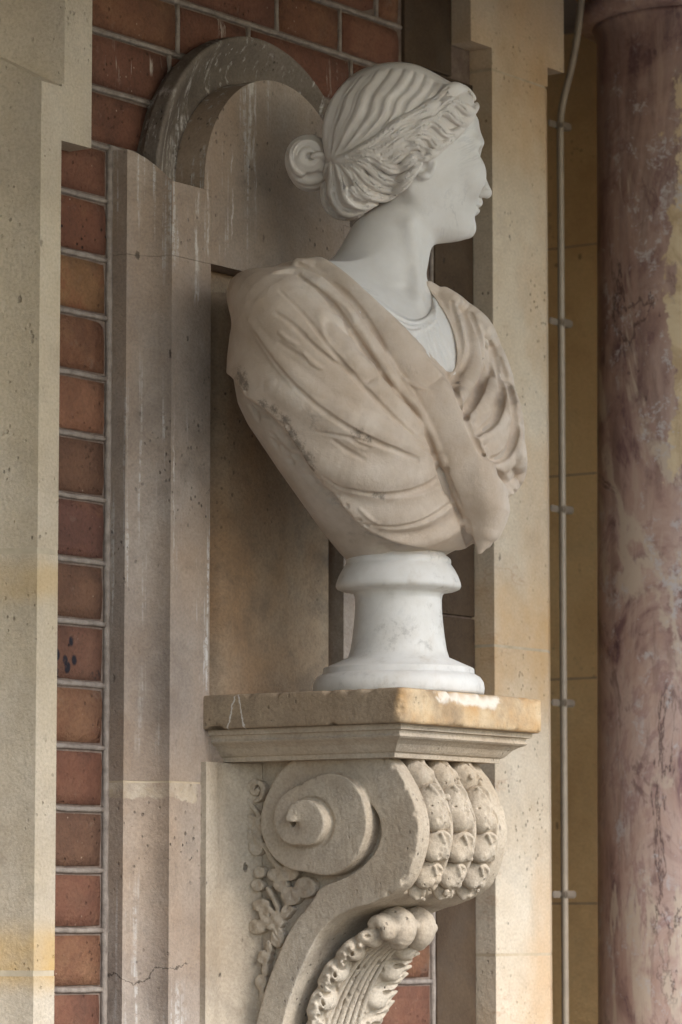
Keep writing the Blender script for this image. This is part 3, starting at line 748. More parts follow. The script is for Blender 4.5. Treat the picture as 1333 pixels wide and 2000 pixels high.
# slab (worn edges) and moulding
SX, SY, ST, SB = 0.1555, -0.3646, 1.8718, 1.8285
c = Clay((-0.17, -0.38, 1.815), (0.17, -0.05, 1.885), 0.0022)
def slab_f(x, y, z):
    ax_ = np.abs(x) - SX; ay = np.abs(y - (SY - 0.055) / 2) - (-0.055 - SY) / 2; az = np.abs(z - (ST + SB) / 2) - (ST - SB) / 2
    d = np.maximum(np.maximum(ax_, ay), az)
    return smax(smax(ax_ + 0 * y, ay + 0 * x, 0.008) + 0 * z, az + 0 * x, 0.005)
c.base(slab_f)
rs = np.random.RandomState(4)
for i in range(46):      # chips along the arrises
    t = rs.rand(); side = rs.randint(3)
    if side == 0: p = (-SX, -0.065 + (SY + 0.065) * t, ST if rs.rand() < .6 else SB)
    elif side == 1: p = (-SX + 2 * SX * t, SY, ST if rs.rand() < .7 else SB)
    else: p = (-SX if rs.rand() < .6 else SX, SY, SB + (ST - SB) * t)
    rr = rs.uniform(0.002, 0.006); c.blob(np.array(p) + rs.uniform(-.001, .001, 3), (rr * rs.uniform(.8, 2.2), rr * rs.uniform(.8, 2.2), rr * rs.uniform(.6, 1.0)), 0.0025, sub=True)
for px_, py_ in ((845, 1352), (862, 1350), (885, 1353), (905, 1357), (925, 1356), (945, 1360), (960, 1358)):   # the flaked patch on the front
    q = on(px_, py_, 1, SY); c.blob(q + np.array([0, -0.001, 0.004]), (0.011, 0.0045, 0.012), 0.003, sub=True)
V, F = c.mesh(1)
def slab_extra(m, col):
    fresh = m.math('MULTIPLY', m.band(m.math('ADD', m.axis(0), m.math('MULTIPLY', m.noise(55, 4), 0.05)), -0.055, 0.075, 0.006), m.band(m.math('ADD', m.axis(2), m.math('MULTIPLY', m.noise(45, 4), 0.024)), 1.8685, 1.9, 0.004))
    fresh = m.math('MULTIPLY', fresh, m.band(m.axis(1), -0.4, -0.3615, 0.003))
    yel = m.band(m.math('ADD', m.axis(1), m.math('MULTIPLY', m.noise(40, 5), 0.02)), -0.5, -0.3445, 0.004)
    col = m.mix(m.math('MULTIPLY', m.math('MULTIPLY', yel, m.ramp(m.noise(16, 5, 0.65), (0.36, 0.25), (0.6, 1.0))), 0.7), col, m.ramp(m.noise(24, 5), (0.35, srgb(206, 164, 112)), (0.65, srgb(224, 200, 164))))
    col = m.mix(m.math('MULTIPLY', fresh, 0.9), col, srgb(226, 216, 202))
    for y0, sl in ((-0.108, 0.30), (-0.124, -0.25)):
        q = m.math('ADD', m.math('ADD', m.axis(1), m.math('MULTIPLY', m.math('SUBTRACT', m.axis(2), 1.85), sl)), m.math('MULTIPLY', m.math('SUBTRACT', m.noise(90, 4), 0.5), 0.012))
        b = m.math('MULTIPLY', m.band(q, y0 - 0.0011, y0 + 0.0011, 0.0006), m.band(m.axis(0), -0.2, -0.150, 0.001)); col = m.mix(m.math('MULTIPLY', b, 0.8), col, srgb(208, 202, 194))
    return col
M['slab'] = limestone('slab_limestone', srgb(176, 154, 122), srgb(156, 132, 102), srgb(124, 102, 78), 0.7, 0.6, srgb(190, 150, 96), 0.2, extra=slab_extra)
part('shelf_slab', V, F, M['slab'], brk, True)
# moulding under the slab: fillet, hollow, bead; run round three sides, mitred
prof = [(0.0, 1.8285), (0.008, 1.8284), (0.0085, 1.8225), (0.0135, 1.8215), (0.0145, 1.8175), (0.0125, 1.8145), (0.0150, 1.8125), (0.0200, 1.8105), (0.0262, 1.8062), (0.0310, 1.8005), (0.0340, 1.7975), (0.0375, 1.7960), (0.0385, 1.7905), (0.08, 1.7900)]
V, F = [], []
for off, z_ in prof:
    xo = SX - off - 0.002; yo = SY + off + 0.002
    V += [(-xo, -0.060, z_), (-xo, yo, z_), (xo, yo, z_), (xo, -0.060, z_)]
for i in range(len(prof) - 1):
    for k in range(3): F.append((4 * i + k, 4 * i + k + 1, 4 * i + 5 + k, 4 * i + 4 + k))
n = len(prof) - 1; F.append((4 * n, 4 * n + 1, 4 * n + 2, 4 * n + 3))
me = mesh_np('shelf_moulding', np.array(V) - np.array(wloc(brk)), F, False)
put('shelf_moulding', me, M['bracket'], brk)

# scroll: side profile in (Y, Z)
XS = -0.0985
def side(px, py): q = on(px, py, 0, XS); return (q[1], q[2])
outer = [(735, 1470), (760, 1482), (775, 1500), (800, 1545), (815, 1590), (818, 1632), (808, 1680), (790, 1722), (765, 1745), (725, 1765), (690, 1775), (650, 1795), (620, 1830), (595, 1880), (570, 1940), (553, 2000), (538, 2070), (525, 2150), (520, 2230)]
oc = [tuple(p) for p in smooth_path([side(*p) for p in outer], 5)]
body = [(-0.055, 1.795)] + oc + [(-0.055, oc[-1][1])]
vc = np.array(side(606, 1606))
def polar(pts):
    out = []
    for a, (px, py) in pts:
        q = np.array(side(px, py)) - vc; out.append((a, math.hypot(*q)))
    return np.array(out)
# the edge of the rolled-up band, by turn angle (0 = towards the front, counted over the top)
edge = polar([(90, (606, 1474)), (105, (580, 1480)), (120, (557, 1497)), (150, (528, 1545)), (180, (511, 1604)), (225, (535, 1664)), (270, (606, 1700)), (315, (690, 1686)), (338, (715, 1660)), (360, (727, 1622)), (382, (724, 1590)), (405, (704, 1558)), (428, (665, 1540)), (450, (611, 1533)), (480, (575, 1548)), (510, (556, 1572)), (540, (553, 1600)), (585, (568, 1634)), (630, (612, 1647)), (675, (645, 1637)), (720, (659, 1612)), (765, (645, 1580)), (810, (611, 1568)), (850, (594, 1583)), (900, (592, 1605)), (930, (598, 1612))])
inner = [(705, 1552), (722, 1568), (738, 1592), (744, 1620), (740, 1648), (722, 1678), (692, 1704), (660, 1720), (627, 1733), (611, 1757), (596, 1778), (580, 1795), (558, 1832), (538, 1878), (520, 1925), (506, 1975), (498, 2010), (488, 2080), (480, 2160), (478, 2235)]
ic = [tuple(p) for p in smooth_path([side(*p) for p in inner], 4)]
band_poly = oc[8:] + ic[::-1] + [side(640, 1500)]
band_poly = oc + ic[::-1] + [side(690, 1544), side(655, 1538), side(611, 1533), side(598, 1528), side(598, 1470)]
c = Clay((-0.150, -0.362, 1.42), (0.150, -0.05, 1.80), 0.0014)
x, y, z = c.xyz()
yy = y[0]; zz = z[0]                    # (ny,1),(1,nz)
dy = yy - vc[0]; dz = zz - vc[1]
ang = np.degrees(np.arctan2(dz, -dy)) % 360
GROW = 0.0155
def turn(a0, a1):
    aa = np.linspace(a0, a1, 90); rr = np.interp(aa, edge[:, 0], edge[:, 1])
    rr = np.convolve(np.r_[[rr[0]] * 3, rr, [rr[-1]] * 3], np.ones(7) / 7, 'valid')
    P = [(vc[0] - r_ * math.cos(R(a)), vc[1] + r_ * math.sin(R(a))) for a, r_ in zip(aa, rr)]
    un = a0 + ((ang - a0) % 360); 
    W = 0.0985 + (un - 90) / 360 * GROW
    return P, W
solid = np.abs(x) - 0.0805 + 0 * yy[None] + 0 * zz[None]
band2 = poly_sd(yy, zz, band_poly)
absx = np.abs(x)
solid = np.minimum(solid, smax(band2[None] + 0 * x, absx - 0.0985 + 0 * band2[None], 0.0016))
for a0, a1 in ((90, 450), (450, 810), (810, 900)):
    P, W = turn(a0, a1)
    if a1 == 900: P = P + [tuple(vc)]
    sd_ = poly_sd(yy, zz, P)
    solid = np.minimum(solid, smax(sd_[None] + 0 * x, absx - W[None], 0.0018))
pd = poly_sd(yy, zz, body)
# front face: three sunk lanes between upright fillets
xs = x[:, 0, 0]
lane = np.full(xs.shape, 0.0)
lane += 0.0115 * np.maximum.reduce([np.clip((0.0228 - np.abs(xs - q)) / 0.0025, 0, 1) for q in (-0.0515, 0.0, 0.0515)])
front_only = np.clip((1.80 - zz) / 0.003, 0, 1) * np.clip((zz - 1.628) / 0.012, 0, 1)
c.F = smax((pd[None] + lane[:, None, None] * front_only[None]).astype(np.float32), solid.astype(np.float32), 0.0012).astype(np.float32)
# the spiral channel, cut along the foot of every step and closing in a drilled eye
aa = np.linspace(300, 908, 150); gx = []; gr = []
for a in aa:
    r_ = np.interp(a, edge[:, 0], edge[:, 1]) + 0.0016
    gx.append((-(0.0985 + max(0, a - 360 - 90) / 360 * GROW) - 0.0004 if a >= 450 else -0.0985 - (a - 90) / 360 * GROW * 0.0, vc[0] - r_ * math.cos(R(a)), vc[1] + r_ * math.sin(R(a)))); gr.append(np.interp(a, [300, 450, 500, 560, 640, 760, 880, 908], [0.0006, 0.0030, 0.0024, 0.0022, 0.0026, 0.0030, 0.0034, 0.0040]))
k0 = int(np.argmax(aa >= 455)); c.chain(np.array(gx[k0:]), gr[k0:], 0.0012, True)
for sgn in (1,):
    c.chain(np.array([(-0.0985 - 0.0155 * 1.05, gx[-1][1], gx[-1][2]), (-0.100, gx[-1][1], gx[-1][2])]), [0.0042, 0.0030], 0.001, True)
rs = np.random.RandomState(8)
for i in range(34):
    k_ = rs.randint(46); p = np.array([rs.choice([-1, 1]) * 0.0985, *oc[k_]]); rr = rs.uniform(0.0012, 0.0032)
    c.blob(p + rs.uniform(-.001, .001, 3), (rr, rr * rs.uniform(1, 2), rr * rs.uniform(1, 2)), 0.002, sub=True)
V, F = c.mesh(1)
part('scroll', V, F, M['bracket'], brk, True)
# plate behind, against the surround
bm = prism_bm([(-0.1600, -0.064), (-0.1600, -0.0735), (-0.1370, -0.0735), (-0.1320, -0.070), (-0.118, -0.069), (-0.103, -0.074), (-0.092, -0.084), (-0.0825, -0.101), (0.0825, -0.101), (0.103, -0.074), (0.137, -0.0735), (0.160, -0.0735), (0.160, -0.064)], 2, 1.2, 1.7895)
bm_part('back_plate', bm, M['bracket'], brk, True)

# vine carved on the side of the bracket
def vine(sx):
    c = Clay((-0.105, -0.205, 1.49), (-0.066, -0.062, 1.792), 0.0010)
    x, y, z = c.xyz(); yy = y[0]; zz = z[0]
    sd = np.full((yy.shape[0], zz.shape[1]), 0.05)
    def disc(sd, px, py, rx, rz=None, k=0.003):
        q = side(px, py); rx_ = rx / 1280; rz_ = (rz or rx) / 1590
        d = (np.sqrt(((yy - q[0]) / rx_) ** 2 + ((zz - q[1]) / rz_) ** 2) - 1) * min(rx_, rz_); return smin(sd, d, k)
    for px, py, rx, rz in ((488, 1620, 19, 26), (492, 1650, 15, 22), (480, 1604, 13, 14), (499, 1703, 11, 12), (495, 1729, 12, 12), (528, 1708, 13, 13), (557, 1704, 18, 16), (588, 1733, 21, 21), (560, 1750, 19, 18), (540, 1728, 14, 14),
                           (502, 1768, 17, 13), (494, 1810, 17, 15), (525, 1798, 21, 19), (534, 1832, 13, 19), (513, 1785, 15, 15), (507, 1870, 12, 14), (502, 1919, 11, 16), (510, 1893, 6, 14), (517, 1850, 6, 14), (505, 1945, 6, 14)):
        sd = disc(sd, px, py, rx, rz, 0.0016)
    for pts, w in (([(496, 1543), (492, 1549), (485, 1545), (487, 1533), (498, 1528), (506, 1540), (502, 1556), (492, 1564)], 4), ([(474, 1540), (476, 1562), (490, 1582), (500, 1596)], 4), ([(474, 1545), (480, 1530), (492, 1524)], 3.5), ([(456, 1596), (448, 1592), (440, 1590)], 3), ([(470, 1634), (460, 1638), (455, 1630)], 4),
                   ([(510, 1650), (525, 1680), (545, 1700)], 5), ([(515, 1735), (530, 1765), (540, 1790), (552, 1768), (575, 1752)], 4), ([(548, 1790), (560, 1775)], 5)):
        for p in smooth_path(pts, 6): sd = disc(sd, p[0], p[1], w, w, 0.0012)
    tops = -0.0915 + 0.0012 * np.sin(yy * 330) * np.sin(zz * 290)
    F = smax(sd[None] + 0 * x, -(x - tops[None]), 0.0016); c.F = np.maximum(F, x + 0.0790).astype(np.float32)
    def P(pts, xq=-0.0920): return [(xq, *side(*p)) for p in pts]
    for pts in ([(488, 1600), (484, 1625), (492, 1655)], [(486, 1625), (474, 1612)], [(535, 1722), (560, 1735), (590, 1738)], [(560, 1735), (562, 1755)], [(555, 1728), (560, 1706)], [(535, 1822), (525, 1800), (505, 1785)], [(525, 1800), (500, 1812)], [(497, 1700), (500, 1708)], [(524, 1815), (536, 1835)]):
        c.chain(smooth_path(P(pts), 5), 0.0015, 0.001, True)
    rs = np.random.RandomState(12)
    for p in [(478, 1826), (486, 1827), (495, 1828), (504, 1829), (520, 1787), (463, 1600)]: c.blob(P([p])[0], (0.004, 0.0018, 0.0022), 0.0008, sub=True)
    V, F = c.mesh(1)
    if sx > 0: V[:, 0] *= -1; F = F[:, ::-1]
    part('vine_carving', V, F, M['bracket'], brk, True)
vine(-1)

# husks: three strands down the rounded front; every husk is a piece of its strand
arc = np.array(oc); seglen = np.r_[0, np.cumsum(np.hypot(*np.diff(arc, axis=0).T))]
def on_arc(s_): return np.array([np.interp(s_, seglen, arc[:, 0]), np.interp(s_, seglen, arc[:, 1])])
s_top = seglen[np.argmin(np.abs(arc[:, 1] - 1.7925))]
def husk_mesh(L, w, seed, so=0.0):
    """one seed husk: long axis along local Z, outward = -Y"""
    rg = np.random.RandomState(seed)
    c = Clay((-w * 1.35, -0.030, -L * 0.62), (w * 1.35, 0.014, L * 0.62), 0.0010); c.F = np.full(c.n, 0.5, np.float32)
    c.blob((0, 0, -0.06 * L), (w, 0.0165, L * 0.44), 0.003); c.blob((0.15 * w, -0.001, L * 0.26), (w * 0.80, 0.0165, L * 0.30), 0.004)
    c.blob((-w * 0.45, -0.002, -L * 0.22), (w * 0.5, 0.0145, L * 0.25), 0.003); c.blob((w * 0.45, -0.002, -L * 0.2), (w * 0.5, 0.0145, L * 0.25), 0.003)
    # a deep slit at the head, a pit on the flank
    t_ = rg.uniform(-0.10, 0.06)
    c.chain([(w * (t_ - 0.14), -0.0125, L * (0.47 + so)), (w * t_, -0.0168, L * (0.30 + so)), (w * (t_ + 0.16), -0.0168, L * (0.08 + so))], [0.0016, 0.0046, 0.0012], 0.0010, True)
    c.chain([(w * (t_ - 0.40), -0.0135, L * 0.40), (w * (t_ - 0.22), -0.0158, L * 0.20)], [0.0020, 0.0012], 0.003)
    if L > 0.05:
        c.blob((0, -0.002, -L * 0.02), (w * 1.02, 0.010, L * 0.07), 0.004, sub=False)
        c.chain([(w * 0.40, -0.0150, -L * 0.08), (w * 0.50, -0.0152, -L * 0.28)], [0.0034, 0.0016], 0.0010, True); c.chain([(w * -0.75, -0.009, L * 0.02), (w * 0.1, -0.0165, -L * 0.03)], 0.0010, 0.0020, True)
    else: c.blob((w * 0.25, -0.0160, -L * 0.36), (0.0040, 0.004, 0.0030), 0.001, sub=True)
    for _ in range(7):
        q = rg.uniform(-1, 1, 3); c.blob((q[0] * w * 0.8, -0.0155, q[2] * L * 0.4), rg.uniform(0.0012, 0.004) * np.array([1, .7, 1.2]), 0.002, sub=rg.rand() < .7)
    V, F = c.mesh(1); return V, F
husk_specs = [(0.024, 0.050, 0.0190), (0.079, 0.064, 0.0200), (0.129, 0.041, 0.0195), (0.165, 0.036, 0.0185), (0.190, 0.022, 0.0135)]
for si, xq in enumerate((-0.0515, 0.0, 0.0515)):
    for hi, (s0, L, w) in enumerate(husk_specs):
        V, F = husk_mesh(L, w, si * 7 + hi, -0.24 if hi == 0 else 0.0)
        s_ = s_top + s0 + rs.uniform(-0.0015, 0.0015); p = on_arc(s_); t = on_arc(s_ + 0.004) - on_arc(s_ - 0.004); t /= np.linalg.norm(t)
        nrm = np.array([t[1], -t[0]])                      # outward of the rounded front
        if nrm[0] > 0 and hi < 3: nrm = -nrm
        bend = V[:, 2:3]
        P = np.zeros_like(V); P[:, 0] = xq + V[:, 0]
        sd_ = s_ - V[:, 2]                                 # wrap along the arc
        ay = np.interp(sd_, seglen, arc[:, 0]); az = np.interp(sd_, seglen, arc[:, 1])
        ty = np.interp(sd_ + .004, seglen, arc[:, 0]) - np.interp(sd_ - .004, seglen, arc[:, 0]); tz = np.interp(sd_ + .004, seglen, arc[:, 1]) - np.interp(sd_ - .004, seglen, arc[:, 1])
        l_ = np.hypot(ty, tz) + 1e-9; ny, nz = tz / l_, -ty / l_
        out_ = -V[:, 1] * 1.32 - 0.0105
        P[:, 1] = ay + ny * out_; P[:, 2] = az + nz * out_
        part('husk', P, F, M['bracket'], brk, True)

# acanthus leaf rolled out from under the scroll
def leaf():
    c = Clay((-0.105, -0.340, 1.43), (0.105, -0.090, 1.625), 0.0015)
    c.F = np.full(c.n, 0.5, np.float32)
    # spine in (Y,Z): climbs the underside and curls over at the tip
    sp = smooth_path([(-0.128, 1.40), (-0.150, 1.47), (-0.168, 1.515), (-0.192, 1.553), (-0.222, 1.580), (-0.252, 1.594), (-0.272, 1.596)], 10)
    n = len(sp)
    def S(t, up=0.0, xx=0.0):
        f = t * (n - 1); i = min(int(f), n - 2); p = sp[i] + (sp[i + 1] - sp[i]) * (f - i); tg = sp[min(i + 1, n - 1)] - sp[max(i - 1, 0)]; tg /= np.linalg.norm(tg)
        return np.array([xx, p[0] - tg[1] * up, p[1] + tg[0] * up * -1 if False else p[1] + tg[0] * up])
    # body: one sheet with a scalloped edge, its margins lifting outwards
    lobes = [(0.02, 0.070), (0.17, 0.078), (0.33, 0.080), (0.49, 0.074), (0.64, 0.064), (0.79, 0.050)]
    def lift(xx): return 0.006 + 0.012 * (abs(xx) / 0.08) ** 1.6
    def reach(t):
        v = 0.045
        for t0, r_ in lobes: v = max(v, r_ * max(0, 1 - ((t - t0 - 0.10) / 0.105) ** 2) ** 0.33)
        return v
    for xx in np.arange(-0.080, 0.0801, 0.0055):
        seg_ = []
        for t in np.linspace(0, 1, 60):
            if abs(xx) <= reach(t): seg_.append(S(t, lift(xx), xx))
            else:
                if len(seg_) > 1: c.chain(seg_, 0.0072, 0.004)
                seg_ = []
        if len(seg_) > 1: c.chain(seg_, 0.0072, 0.004)
    for sx in (-1, 1):
        for t0, r_ in lobes:
            # swelling of the lobe and its toes
            c.blob(S(min(t0 + 0.12, 1), lift(r_ * .7) + 0.005, sx * r_ * 0.72), (r_ * 0.26, 0.0095, 0.013), 0.006)
            if t0 > 0.6: continue
            for dt, dx in ((0.035, -0.006), (0.085, 0.001), (0.14, -0.001), (0.185, -0.010)):
                c.chain([S(min(max(t0 + dt - 0.045, 0), 1), lift(r_) * 0.75 + 0.002, sx * (r_ - 0.020)), S(min(t0 + dt, 1), lift(r_) + 0.002, sx * (r_ + dx - 0.003)), S(min(t0 + dt + 0.03, 1), lift(r_) + 0.006, sx * (r_ + dx + 0.005))], [0.0068, 0.0060, 0.0020], 0.0022)
            # eye between lobes and the veins that fan into each lobe
            c.blob(S(min(t0 + 0.005, 1), lift(r_) + 0.006, sx * r_ * 0.80), (0.009, 0.007, 0.0034), 0.002, sub=True)
            for dt in (0.05, 0.095, 0.14):
                pts = [S(min(t0 + dt * q ** 1.1 + 0.01, 1), lift(0.03 + (r_ - 0.03) * q) + 0.0085, sx * (0.036 + (r_ - 0.036) * q)) for q in np.linspace(0.0, 0.95, 8)]
                c.chain(pts, [0.0012, 0.0020, 0.0026, 0.0028, 0.0028, 0.0026, 0.0022, 0.0014], 0.002, True)
    # ribs running up beside the midrib
    for xx, r_ in ((-0.032, 0.0032), (-0.021, 0.0036), (-0.0095, 0.0042), (0.0025, 0.0042), (0.014, 0.0036), (0.026, 0.0032)):
        c.chain([S(t, 0.0165 + 0.003 * math.sin(t * 3), xx * (1.25 - 0.55 * t)) for t in np.linspace(0.0, 0.96, 26)], r_, 0.0018)
    # the rolled tip
    yc, zc = -0.2620, 1.5850
    for xx, r0, tw, a0, a1 in ((-0.050, 0.012, 0.0085, 150, -20), (-0.022, 0.0165, 0.0125, 160, -75), (0.020, 0.0165, 0.0125, 160, -75)):
        for k, dx in enumerate((-0.0090, 0.0, 0.0090)):
            pts = []
            for q in np.linspace(0, 1, 14):
                a = R(a0 + (a1 - a0) * q); rr = r0 * (1.0 if k == 1 else 0.86) * (1 - 0.25 * q)
                pts.append((xx + dx * (1 - 0.45 * q * q), yc - rr * math.cos(a) * 1.0, zc + rr * math.sin(a) * 1.15 - 0.004 * q))
            c.chain(pts, np.interp(np.linspace(0, 1, 14), [0, 0.5, 1], [tw * 0.8, tw, tw * 0.72]), 0.0020)
        for dx in (-0.0050, 0.0050):
            pts = [(xx + dx * (1 - 0.4 * q * q), yc - (r0 + tw * 0.98) * math.cos(R(a0 + (a1 - a0) * q)), zc + (r0 * 1.15 + tw * 0.98) * math.sin(R(a0 + (a1 - a0) * q)) - 0.004 * q) for q in np.linspace(0.25, 0.95, 12)]
            c.chain(pts, 0.0017, 0.0012, True)
    for p_, r_ in (((-0.030, -0.287, 1.596), (0.003, 0.005, 0.008)), ((-0.004, -0.283, 1.566), (0.005, 0.008, 0.006)), ((0.030, -0.289, 1.588), (0.0028, 0.004, 0.008)), ((-0.040, -0.268, 1.561), (0.010, 0.010, 0.006))):
        c.blob(p_, r_, 0.0015, sub=True)
    rs = np.random.RandomState(3)
    for i in range(150):
        t = rs.rand(); xx = rs.uniform(-0.085, 0.085); p = S(t, rs.uniform(0.010, 0.022), xx); c.blob(p, rs.uniform(0.0015, 0.0040, 3), 0.002, sub=True)
    # nothing above the scroll's underside
    V, F = c.mesh(1); V = crisp(V, F, 0.8, 4); part('acanthus_leaf', V, F, M['bracket'], brk, True)
leaf()

# ------------------------------------------------------------------ the marble bust
# Modelled in its own frame: x to the right, y away, z up, origin on the socle's axis; then turned into the wall's frame.
AXIS = np.array([0.0, -0.251, 0.0])
bust = thing('marble_bust', 'white marble bust of a woman with hair bun and stained robe on round socle', 'bust', (0, -0.251, ST))
def W2L(p):
    q = np.asarray(p, float) - AXIS; return np.stack([q @ _r, q @ _d, q[..., 2]], -1)
def L2W(p):
    p = np.asarray(p, float); return AXIS + p[..., 0:1] * _r + p[..., 1:2] * _d + p[..., 2:3] * _z
CL = W2L(CAM)
def U(px, py, dd=0.0): return W2L(bust_pt(px, py, dd))
def eye_ray(px, py):
    s_ = sight(px, py); return np.array([s_ @ _r, s_ @ _d, s_[2]])
def flat(x, y, z):
    """where the line of sight through a point crosses the bust's mid plane"""
    f = -CL[1] / (y - CL[1]); return CL[0] + (x - CL[0]) * f, CL[2] + (z - CL[2]) * f
def outline(pts, n=5, dd=0.0, closed=True):
    P = smooth_path(list(pts) + ([pts[0]] if closed else []), n)
    return np.array([U(p[0], p[1], dd)[[0, 2]] for p in P])
def clay_part(name, c, mat, parent, smooth=1, sharp=0.0):
    V, F = c.mesh(smooth)
    if sharp: V = crisp(V, F, sharp, 7)
    return part(name, L2W(V), F, mat, parent, True)
BETA = R(50)
TL = np.array([math.cos(BETA), math.sin(BETA), 0]); TF = np.array([math.sin(BETA), -math.cos(BETA), 0])   # shoulder line, chest direction

# --- torso body
LS = [U(x, y, -0.06)[[0, 2]] for x, y in ((640, 503), (600, 505), (560, 515), (527, 533), (503, 556), (484, 582), (468, 612), (456, 655), (450, 700), (448, 745), (456, 790), (476, 830), (505, 872), (535, 915), (566, 957), (600, 1002), (632, 1042), (660, 1075), (676, 1090), (684, 1100))]
RS = [U(x, y, 0.07)[[0, 2]] for x, y in ((790, 520), (826, 552), (850, 566), (880, 586), (908, 610), (930, 637), (947, 664), (962, 700), (972, 740), (981, 790), (990, 840), (997, 890), (998, 930), (990, 975), (972, 1015), (945, 1050), (912, 1075), (880, 1090), (868, 1100))]
LS = np.array(LS)[::-1]; RS = np.array(RS)[::-1]
def torso_f(x, y, z, grow=0.0):
    zz = z
    l = np.interp(zz, LS[:, 1], LS[:, 0]); r_ = np.interp(zz, RS[:, 1], RS[:, 0])
    ztop = min(LS[-1, 1], RS[-1, 1])
    h = np.maximum((r_ - l) / 2, 0.004) * 0.962; cx = (r_ + l) / 2
    zr_ = [U(0, yy, 0)[2] for yy in (1100, 1060, 1000, 900, 800, 700, 620, 560, 520)]
    rho = np.interp(zz, zr_, [0.96, 0.88, 0.74, 0.66, 0.63, 0.60, 0.55, 0.50, 0.46])
    a = h / np.sqrt(math.cos(BETA) ** 2 + rho ** 2 * math.sin(BETA) ** 2) + grow; b = a * rho
    q = x - cx
    u = q * TL[0] + y * TL[1]; v = q * TF[0] + y * TF[1]
    p = 2.25
    k0 = (np.abs(u / a) ** p + np.abs(v / b) ** p) ** (1 / p) + 1e-6
    d = (k0 - 1) * np.minimum(a, b) * 0.75
    d = np.maximum(d, z - ztop - grow); d = np.maximum(d, LS[0, 1] - 0.002 - z)
    return d
HB = 0.0024
LO = (-0.235, -0.215, U(0, 1130)[2]); HI = (0.195, 0.225, U(0, 478)[2])
torso = Clay(LO, HI, HB); torso.base(torso_f)
# soften the stacked slices into one body
def relax(c, n):
    for _ in range(n):
        F = c.F.copy()
        F[1:-1, 1:-1, 1:-1] = (c.F[1:-1, 1:-1, 1:-1] * 2 + c.F[:-2, 1:-1, 1:-1] + c.F[2:, 1:-1, 1:-1] + c.F[1:-1, :-2, 1:-1] + c.F[1:-1, 2:, 1:-1] + c.F[1:-1, 1:-1, :-2] + c.F[1:-1, 1:-1, 2:]) / 8
        c.F = F
# collar bones and breast swell
torso.blob(U(850, 880, 0.0) * [1, 0, 1] + TF * 0.060, (0.048, 0.048, 0.055), 0.05)
relax(torso, 3)
def touch(c, pts, n=4, lift=0.0):
    P = smooth_path(pts, n); return np.array([c.hit(CL, eye_ray(p[0], p[1]), lift) for p in P])
def wid(rr, m): return np.interp(np.linspace(0, 1, m), np.linspace(0, 1, len(rr)), rr)

# --- neck, chest and face: one continuous skin
NL = np.array([U(x, y)[[0, 2]] for x, y in ((742, 400), (706, 425), (690, 440), (677, 462), (665, 484), (653, 502), (640, 516), (618, 535), (590, 560))])[::-1]
NR = np.array([U(x, y)[[0, 2]] for x, y in ((850, 400), (850, 440), (846, 470), (841, 492), (837, 515), (832, 535), (828, 552), (824, 575), (820, 600))])[::-1]
HPSI = R(22.0); HF = np.array([math.cos(HPSI), math.sin(HPSI), 0]); HL = np.array([-math.sin(HPSI), math.cos(HPSI), 0])
def neck_f(x, y, z):
    l = np.interp(z, NL[:, 1], NL[:, 0]); r_ = np.interp(z, NR[:, 1], NR[:, 0]); h = (r_ - l) / 2; cx = (l + r_) / 2
    w = h * 0.93
    k0 = np.sqrt(((x - cx) / h) ** 2 + (y / w) ** 2) + 1e-6
    d = (k0 - 1) * np.minimum(h, w) * 0.9
    d = np.maximum(d, z - NL[-1, 1]); return np.maximum(d, NL[0, 1] - z)
face_front = np.array([U(x, y)[[0, 2]] for x, y in ((900, 190), (918, 206), (931, 226), (934, 247), (937.5, 258), (938.5, 270), (936, 288), (932, 301), (930, 316), (930, 335), (931, 351), (932, 372), (933, 384), (931, 396), (928, 410), (926, 415), (927.5, 426), (926.5, 437), (920, 451), (911, 459), (885, 466), (846, 471))])[::-1]
face_front[:, 0] /= math.cos(HPSI)
def face_f(x, y, z):
    u = x * HF[0] + y * HF[1]; v = x * HL[0] + y * HL[1]
    zc = [U(0, q)[2] for q in (472, 462, 450, 436, 420, 400, 380, 350, 320, 290, 260, 230, 195)]
    xf = np.interp(z, face_front[:, 1], face_front[:, 0]) / 1.0
    w = np.interp(z, zc, [0.010, 0.024, 0.036, 0.043, 0.049, 0.055, 0.060, 0.0655, 0.0685, 0.0695, 0.0695, 0.068, 0.060])
    xb = U(775, 0)[0]
    a = np.maximum(xf - xb, 0.01)
    # jaw: the underside climbs towards the ear
    k0 = (np.abs(np.clip(u - xb, 0, None) / a) ** 2.05 + np.abs(v / w) ** 2.05) ** (1 / 2.05) + 1e-6
    d = (k0 - 1) * np.minimum(a, w) * 0.8
    d = smax(d, xb - 0.012 - u, 0.01)
    jaw0 = U(846, 471)[[0, 2]]; jaw1 = U(780, 415)[[0, 2]]; n_ = np.array([-(jaw1 - jaw0)[1], (jaw1 - jaw0)[0]]); n_ /= np.linalg.norm(n_)
    if n_[1] > 0: n_ = -n_
    cut = (u - jaw0[0]) * n_[0] + (z - jaw0[1]) * n_[1]
    d = smax(d, cut, 0.012)
    cut2 = U(0, 472)[2] - z
    d = np.maximum(d, cut2); return np.maximum(d, z - U(0, 196)[2])
hc = Clay((-0.20, -0.20, U(0, 742)[2]), (0.15, 0.16, U(0, 118)[2]), 0.00175)
hc.base(face_f); relax(hc, 3)
skull_c = U(772, 268); rotH = np.stack([HF, HL, [0, 0, 1.0]])
hc.blob(skull_c, (0.090, 0.0705, 0.082), 0.012, rotH)
x, y, z = hc.xyz()
hc.F = smin(hc.F, neck_f(x, y, z).astype(np.float32), 0.014).astype(np.float32)
